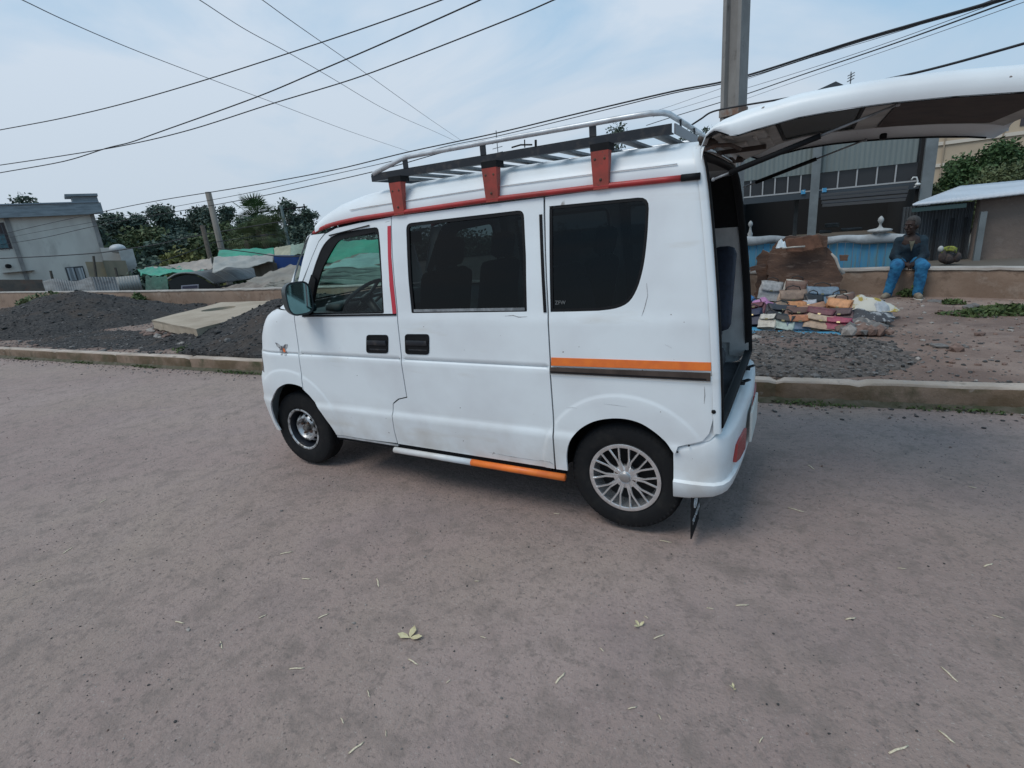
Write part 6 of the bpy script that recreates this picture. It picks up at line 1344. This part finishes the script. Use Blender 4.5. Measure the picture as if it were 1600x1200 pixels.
cable([(1010,196),(1050,183),(1160,149),(1250,118),(1420,60),(1600,-6)], 18, 9, .010, 'black cable below the thin wires right of the concrete pole')
cable([(1150,160),(1250,125),(1440,60),(1620,-4)], 16, 9, .004, 'thin lowest wire right of the concrete pole', CABT)
cable([(1078,197),(1095,186),(1115,174),(1160,165),(1220,155),(1330,135),(1455,108),(1600,68),(1700,38)], 8.5, 6.5, .012, 'thick black cable leaving the pole collar over the tailgate')
cable([(225,418),(300,392),(330,380),(380,372),(430,366)], 32, 34, .02, 'sagging dark cable across the bushy trees')
cable([(340,388),(390,394),(440,401),(475,400)], 22, 20, .018, 'slack dark cable over the green tarpaulin')

# ==================================================================== RIGHT: BUILDING, FENCE, SHED, FLATS
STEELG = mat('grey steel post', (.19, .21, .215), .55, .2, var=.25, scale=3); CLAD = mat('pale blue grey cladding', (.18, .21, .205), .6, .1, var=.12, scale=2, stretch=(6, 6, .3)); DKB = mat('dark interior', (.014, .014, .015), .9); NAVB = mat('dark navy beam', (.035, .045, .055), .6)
YB = 14.0
def Q(px, py, Y=YB): return Vector([float(c) for c in on_y(px, py, Y)])
wb = thing('workshop', 'open steel-framed workshop with a pale clad upper wall behind the blue fence', 'building', (3.8, YB, .5))
def quadY(name, pts, Y, m, parent, th=.1): return wallq(MB(), [Q(x, y, Y) for x, y in pts], th).build(name, m, parent)
zt = Q(1400, 200).z; xl, xrr = 1.6, Q(1445, 215).x
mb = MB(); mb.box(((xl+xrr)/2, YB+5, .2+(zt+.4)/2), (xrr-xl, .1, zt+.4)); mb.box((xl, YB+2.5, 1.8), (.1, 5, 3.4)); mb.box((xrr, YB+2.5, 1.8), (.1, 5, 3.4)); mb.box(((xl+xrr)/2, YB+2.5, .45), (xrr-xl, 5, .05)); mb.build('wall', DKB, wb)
zc0 = Q(1300, 268).z; mb = MB(); xs_ = np.linspace(xl, xrr-.15, 90)
mb.grid(lambda u, v: (xl+(xrr-.1-xl)*u, YB+.006*math.sin(u*80*math.pi), zc0+(zt+.35-zc0)*v), 320, 1); mb.build('cladding', CLAD, wb, smooth=True)
# window band
z1, z0_ = zc0, Q(1300, 296).z
mb = MB(); mb.box(((xl+xrr)/2, YB+.08, (z0_+z1)/2), (xrr-xl, .04, z1-z0_)); wn = mb.build('window_band', mat('dark panes', (.025, .025, .027), .25), wb)
mb = MB()
for px in (1173,1192,1211,1231,1251,1309,1338,1369,1398): p = Q(px, 285); mb.box((p.x, YB+.03, (z0_+z1)/2), (.030, .03, z1-z0_))
mb.box(((xl+xrr)/2, YB+.03, z0_+.01), (xrr-xl, .04, .035)); mb.build('window_bar', mat('white bars', (.36, .36, .36), .6), wn)
zb1 = Q(1300, 307).z; mb = MB(); mb.box(((xl+xrr)/2, YB-.02, (z0_+zb1)/2-.01), (xrr-xl, .14, z0_-zb1-.02)); mb.build('beam', NAVB, wb)
for px0, px1, r_ in ((1264, 1281, .0), (1436, 1459, .0)):
    a = Q((px0+px1)/2-3 if px0 > 1300 else (px0+px1)/2, 300 if px0 > 1300 else 300); w_ = (Q(px1, 300)-Q(px0, 300)).x*.8
    MB().box((a.x, YB-.12, 1.9), (w_, .16, 3.4)).build('post', STEELG, wb)
p1 = Q(1425, 300); p0 = Q(1260, 330)
mb = MB()
for k, (a, b) in enumerate((((1283,303),(1420,290)), ((1283,308),(1420,296)), ((1284,314),(1418,303)), ((1285,319),(1416,309)))):
    A_, B_ = Q(*a, YB-.25+.06*k), Q(*b, YB-.25+.06*k); mb.add([tuple(A_), tuple(B_), (B_.x, B_.y+.1, B_.z-.07), (A_.x, A_.y+.1, A_.z-.07)], [(0,1,2,3)])
mb.build('shutter', mat('pale shutter slats', (.36, .37, .40), .55), wb)
mb = MB()
for px, py in ((1255, 300), (1288, 297)): p = Q(px, py, YB-.12); mb.box((p.x, YB-.13, p.z), (.10, .01, .10))
mb.build('blue_sign', mat('blue sign', (.05, .27, .48), .5, col2=(.4, .5, .55), scale=14, pos=(.55, .6)), wb)
gx0, gx1, gxa = Q(1278, 141).x, Q(1325, 133).x, Q(1305, 128).x
ga, gb, gc = Q(1240, 158), Q(1306, 127), Q(1345, 145)
mb = MB(); wallq(mb, [ga, gb, gc, Vector((gc.x, YB, zt)), Vector((ga.x, YB, zt))], .3); mb.build('gable', NAVB, wb)
mb = MB(); a = Q(1330, 140, 16); mb.tube([(a.x, 16, 2.5), tuple(Q(1330, 112, 16))], .015, 5); 
for k, (x, y, w) in enumerate(((1330,116,4), (1330,120,6), (1329,125,5))): p = Q(x, y, 16); mb.tube([(p.x-.08, 16, p.z-.03), (p.x+.08, 16, p.z+.03)], .012, 4); mb.tube([(p.x-.02, 15.9, p.z), (p.x+.02, 16.1, p.z)], .010, 4)
tag(mb.build('antenna', GREYM), 'small television antenna above the workshop gable', 'antenna')
mb = MB(); pl_ = [Q(x, y, YB-.3) for x, y in ((1424,281),(1427,277),(1432,277),(1434,283),(1432,290),(1428,293))]; mb.tube([tuple(p) for p in pl_], .018, 6); mb.ball(tuple(Q(1434, 288, YB-.3)), (.06, .06, .035), 6); mb.build('wall_lamp', mat('white lamp', (.6, .6, .58), .5), wb, smooth=True)
mb = MB(); 
for px, py, w_, h_ in ((1300, 352, .35, .10), (1330, 358, .5, .06), (1290, 362, .3, .08)): p = Q(px, py, YB+1.2); mb.box(tuple(p), (w_, .3, h_), b=.02)
mb.box((Q(1243, 340, YB+.5).x, YB+.6, 1.3), (.10, .1, 1.6)); tag(mb.build('workshop_clutter', mat('dim clutter', (.07, .07, .068), .8, var=.5, scale=5)), 'dim clutter inside the open workshop', 'clutter', kind='stuff')
# blue fence with pale top band and finials
YF_ = 7.55; BLUEF = mat('faded blue paint', (.045, .23, .42), .75, col2=(.10, .25, .32), scale=5, stretch=(3, 3, .25), pos=(.4, .6), double=[((.15, .15, .11), 7, .58, .72), ((.03, .22, .42), 3.2, .58, .66)])
fn_ = thing('blue_fence', 'blue painted board fence with a pale top band and urn finials', 'fence', (3.7, YF_, .5))
f0, f1 = Q(1150, 383, YF_), Q(1412, 380, YF_)
zt2 = lambda x: float(np.interp(x, [f0.x, f1.x], [Q(1165, 381, YF_).z, Q(1400, 379, YF_).z])); mb = MB(); x = f0.x; i = 0
while x < f1.x: w_ = .105; mb.box((x+w_/2, YF_+.008*(i % 2), (zt2(x)+.3)/2), (w_-.006, .025, zt2(x)-.3)); x += w_; i += 1
mb.build('boards', BLUEF, fn_)
def band(u, v):
    x = f0.x-.05+(f1.x-f0.x+.1)*u; zz = zt2(x)+.055+.014*math.sin(u*9)+.008*math.sin(u*31); return (x, YF_-.07-.03*math.sin(v*math.pi), zz-.065+.13*v-.02*math.sin(u*17)*(1-v))
o = MB().grid(band, 60, 5).build('top_band', mat('pale weathered band', (.40, .42, .43), .7, var=.4, scale=4), fn_, smooth=True); modi(o, 'SOLIDIFY', thickness=.02)
def finial(px, py, s, dish):
    p = Q(px, py, YF_); s *= .93; c = (p.x, YF_, p.z); pr = [(.0, .30), (.012, .295), (.038, .26), (.045, .225), (.03, .19), (.016, .17), (.022, .13)]
    pr += ([(.05, .10), (.15, .085), (.185, .07), (.17, .045), (.10, .03), (.095, .0), (.12, -.02), (.10, -.06)] if dish else [(.03, .08), (.05, .04), (.04, -.05)])
    return MB().lathe([(r_*s, h_*s) for r_, h_ in pr], 20, Matrix.Translation(Vector(c))).build('finial', mat('pale stone finial', (.38, .38, .37), .8, var=.3, scale=20), fn_, smooth=True)
finial(1374, 366, .95, True); finial(1172, 368, .85, False)
# bundle crouching at the wall behind
mb = MB(); c = Q(1482, 402, 7.55); bd = thing('rag_bundle', 'small bundle with a white scrap and a yellow green cloth behind the wall', 'bundle', (c.x, 7.55, .5))
mb.ball((c.x, 7.55, c.z-.02), (.10, .09, .08), 8); mb.ball((c.x-.08, 7.5, c.z+.02), (.05, .05, .09), 8); mb.ball((c.x+.09, 7.5, c.z+.0), (.05, .05, .07), 8); bo_ = mb.build('dark_cloth', mat('dark bundle cloth', (.035, .03, .03), .9, col2=(.09, .06, .05), scale=16), bd, smooth=True)
mb = MB(); p = Q(1470, 389, 7.48); mb.ball(tuple(p), (.035, .03, .045), 8); mb.build('white_scrap', mat('white scrap', (.40, .40, .39), .7), bd, smooth=True)
mb = MB(); p = Q(1484, 391, 7.48); mb.grid(lambda u, v: (p.x-.08+.16*u, 7.46+.04*math.sin(6*u), p.z-.04+.07*v+.03*math.sin(u*3.1)), 8, 4); yo = mb.build('yellow_cloth', mat('yellow green cloth', (.25, .28, .05), .8, col2=(.08, .07, .04), scale=22, pos=(.5, .55)), bd, smooth=True); modi(yo, 'SOLIDIFY', thickness=.02)
# shed with white roof: dark corrugated doors and mud wall
YS = 8.3; sd_ = thing('shed', 'low shed with a white metal roof, dark panels and a mud wall', 'shed', (6.2, YS, .5))
MUD = mat('mud plaster', (.20, .155, .13), .95, col2=(.145, .115, .10), scale=2, bump=.01, bscale=14, double=[((.27, .22, .19), 4, .58, .75)]); DKP = mat('dark corrugated panel', (.075, .082, .088), .6, .1, col2=(.05, .052, .055), scale=2, stretch=(3, 3, .2))
pp = [Q(1436, 322, YS), Q(1524, 314, YS), Q(1524, 420, YS), Q(1436, 425, YS)]
mb = MB(); xa, xb = pp[0].x-.2, pp[1].x; mb.grid(lambda u, v: (xa+(xb-xa)*u, YS+.012*math.sin(u*44*math.pi), .3+(pp[0].z+(pp[1].z-pp[0].z)*u-.3)*v), 176, 1); mb.build('panel', DKP, sd_, smooth=True)
mb = MB(); [mb.box((Q(px, 350, YS).x, YS-.02, .82), (.03, .03, .62)) for px in (1462, 1487, 1508)]; mb.build('panel_joint', DKB, sd_)
p_ = Q(1527, 350, YS); mb = MB(); mb.box((p_.x, YS-.24, .82), (.075, .08, .76)); mb.build('post', STEELG, sd_)
m0, m1 = Q(1532, 312, YS-.1), Q(1640, 300, YS-.1)
def mw(u, v): x = m0.x+(m1.x-m0.x)*u; z = .3+(m0.z+(m1.z-m0.z)*u-.3)*v; return (x, YS-.1-.02*n2(x, z, 3), z)
o = MB().grid(mw, 24, 24).build('mud_wall', MUD, sd_, smooth=True); modi(o, 'SOLIDIFY', thickness=.2, offset=-1)
r0 = [Q(1426, 322, YS-.35), Q(1512, 314, YS-.35), Q(1650, 298, YS-.35)]; r1 = [Q(1434, 318, YS+.3), Q(1500, 293, YS+2.6), Q(1650, 279, YS+2.6)]
def rfn(u, v):
    k = u*2; i = min(1, int(k)); t = k-i; a = r0[i].lerp(r0[i+1], t); b = r1[i].lerp(r1[i+1], t); p = a.lerp(b, v); return (p.x, p.y, p.z+.0015*math.sin(u*150))
o = MB().grid(rfn, 120, 4).build('roof', mat('white metal roof', (.52, .54, .57), .5, .1, var=.15, scale=1.5), sd_, smooth=True); modi(o, 'SOLIDIFY', thickness=.03, offset=1)
mb = MB(); mb.add([tuple(r0[0]+Vector((0,.02,-.03))), tuple(r0[1]+Vector((0,.02,-.03))), tuple(r0[1]+Vector((0,.02,-.09))), tuple(r0[0]+Vector((0,.02,-.09)))], [(0,1,2,3)]); mb.build('fascia', mat('dark teal fascia', (.03, .06, .06), .7), sd_)
# block of flats far behind
D_ = 58; FL = mat('beige facade', (.46, .37, .27), .9, var=.15, scale=.4); fl = thing('apartment_block', 'beige apartment block far behind the green tree', 'building', P(1500, 300, D_))
fl_a, fl_b = P(1400, 330, D_), P(1720, 330, D_); FP = Plane(fl_a, fl_b); dd = (fl_b-fl_a); dd.z = 0; bk = Vector((-dd.y, dd.x, 0)).normalized()
if bk.dot(Vector(CP)-fl_a) > 0: bk = -bk
z_t = FP(1470, 100).z
def fbox(mb, px0, px1, z0, z1, front, dep):
    a = FP(px0, 250); b = FP(px1, 250); a = Vector((a.x, a.y, 0))-bk*front; b = Vector((b.x, b.y, 0))-bk*front
    vs = [(a.x, a.y, z0), (b.x, b.y, z0), (b.x+bk.x*dep, b.y+bk.y*dep, z0), (a.x+bk.x*dep, a.y+bk.y*dep, z0)]; vs += [(x, y, z1) for x, y, _ in vs]; return mb.add(vs, [(0,3,2,1), (4,5,6,7), (0,1,5,4), (1,2,6,5), (2,3,7,6), (3,0,4,7)])
z_ = lambda py, px=1490: FP(px, py).z
mb = MB(); fbox(mb, 1436, 1720, -3, z_(165), 0, 8); mb.build('wall', FL, fl)
mb = MB(); [fbox(mb, 1436, 1720, z_(py)-.12, z_(py)+.14, .12, .1) for py in (222, 256, 290, 188)]; mb.build('floor_band', mat('light band', (.58, .52, .44), .9), fl)
for px, py in ((1456, 237), (1456, 205), (1455, 270), (1588, 190), (1618, 190), (1590, 160), (1500, 205), (1545, 172)):
    mb = MB(); fbox(mb, px-4, px+4, z_(py+8, px), z_(py-8, px), .05, .2); mb.build('window', mat('flat window', (.05, .04, .045), .3), fl)
mb = MB(); [fbox(mb, px, px+2.5, -3, z_(168), .16, .1) for px in (1471, 1560, 1602)]; mb.build('pillar', mat('darker pillar', (.33, .26, .19), .9), fl)
# trees on the right
for i, (px, py, bpx, D, wpx, lf, lb, nn, sz) in enumerate(((1534,219,1530,26,82,LF_BRT,'broad bright green tree behind the white shed roof',24000,.075),(1482,268,1478,20,36,LF_BRT,'smaller green bush left of the broad tree',12000,.055),(1596,232,1592,32,50,LF_DARK,'dark tree at the right edge behind the shed',12000,.09),(1560,262,1555,18,110,LF_MID,'low green bush along the back of the white roof',14000,.05),(1456,290,1454,19,24,LF_MID,'small bush beside the grey workshop post',5000,.05))):
    p = P(px, py, D); b_ = P(bpx, 330, D); H = p.z-.0; Wd = wpx*(p-Vector(CP)).length/FPX*.9
    tree('green_tree', (b_.x, b_.y, 0), H, Wd*1.15, lf, lb, 300+i, 'round', nn, sz, c0=.15)
# tree tops seen over the van between the rack bars
for i, (px, py, D, w_, lb) in enumerate(((965, 194, 60, 3.2, 'distant tree top seen through the roof rack'), (1075, 206, 60, 3.6, 'distant tree top seen beside the rear of the roof rack'), (1103, 200, 58, 1.2, 'tiny distant tree top between the rack and the tailgate'))):
    p = P(px, py, D); tree('distant_tree', (p.x, p.y, -2), p.z+2, w_*1.6, LF_DARK, lb, 400+i, 'tall', 2600, .17, c0=.35)
p = P(775, 204, 60); mb = MB(); mb.tube([(p.x, p.y, 3), tuple(p)], .05, 5); [mb.tube([(p.x-.6, p.y, p.z-1.2-k*.5), (p.x+.6, p.y, p.z-1.1-k*.5)], .035, 4) for k in range(3)]; tag(mb.build('mast', GREYM), 'thin distant mast behind the roof rack', 'mast')
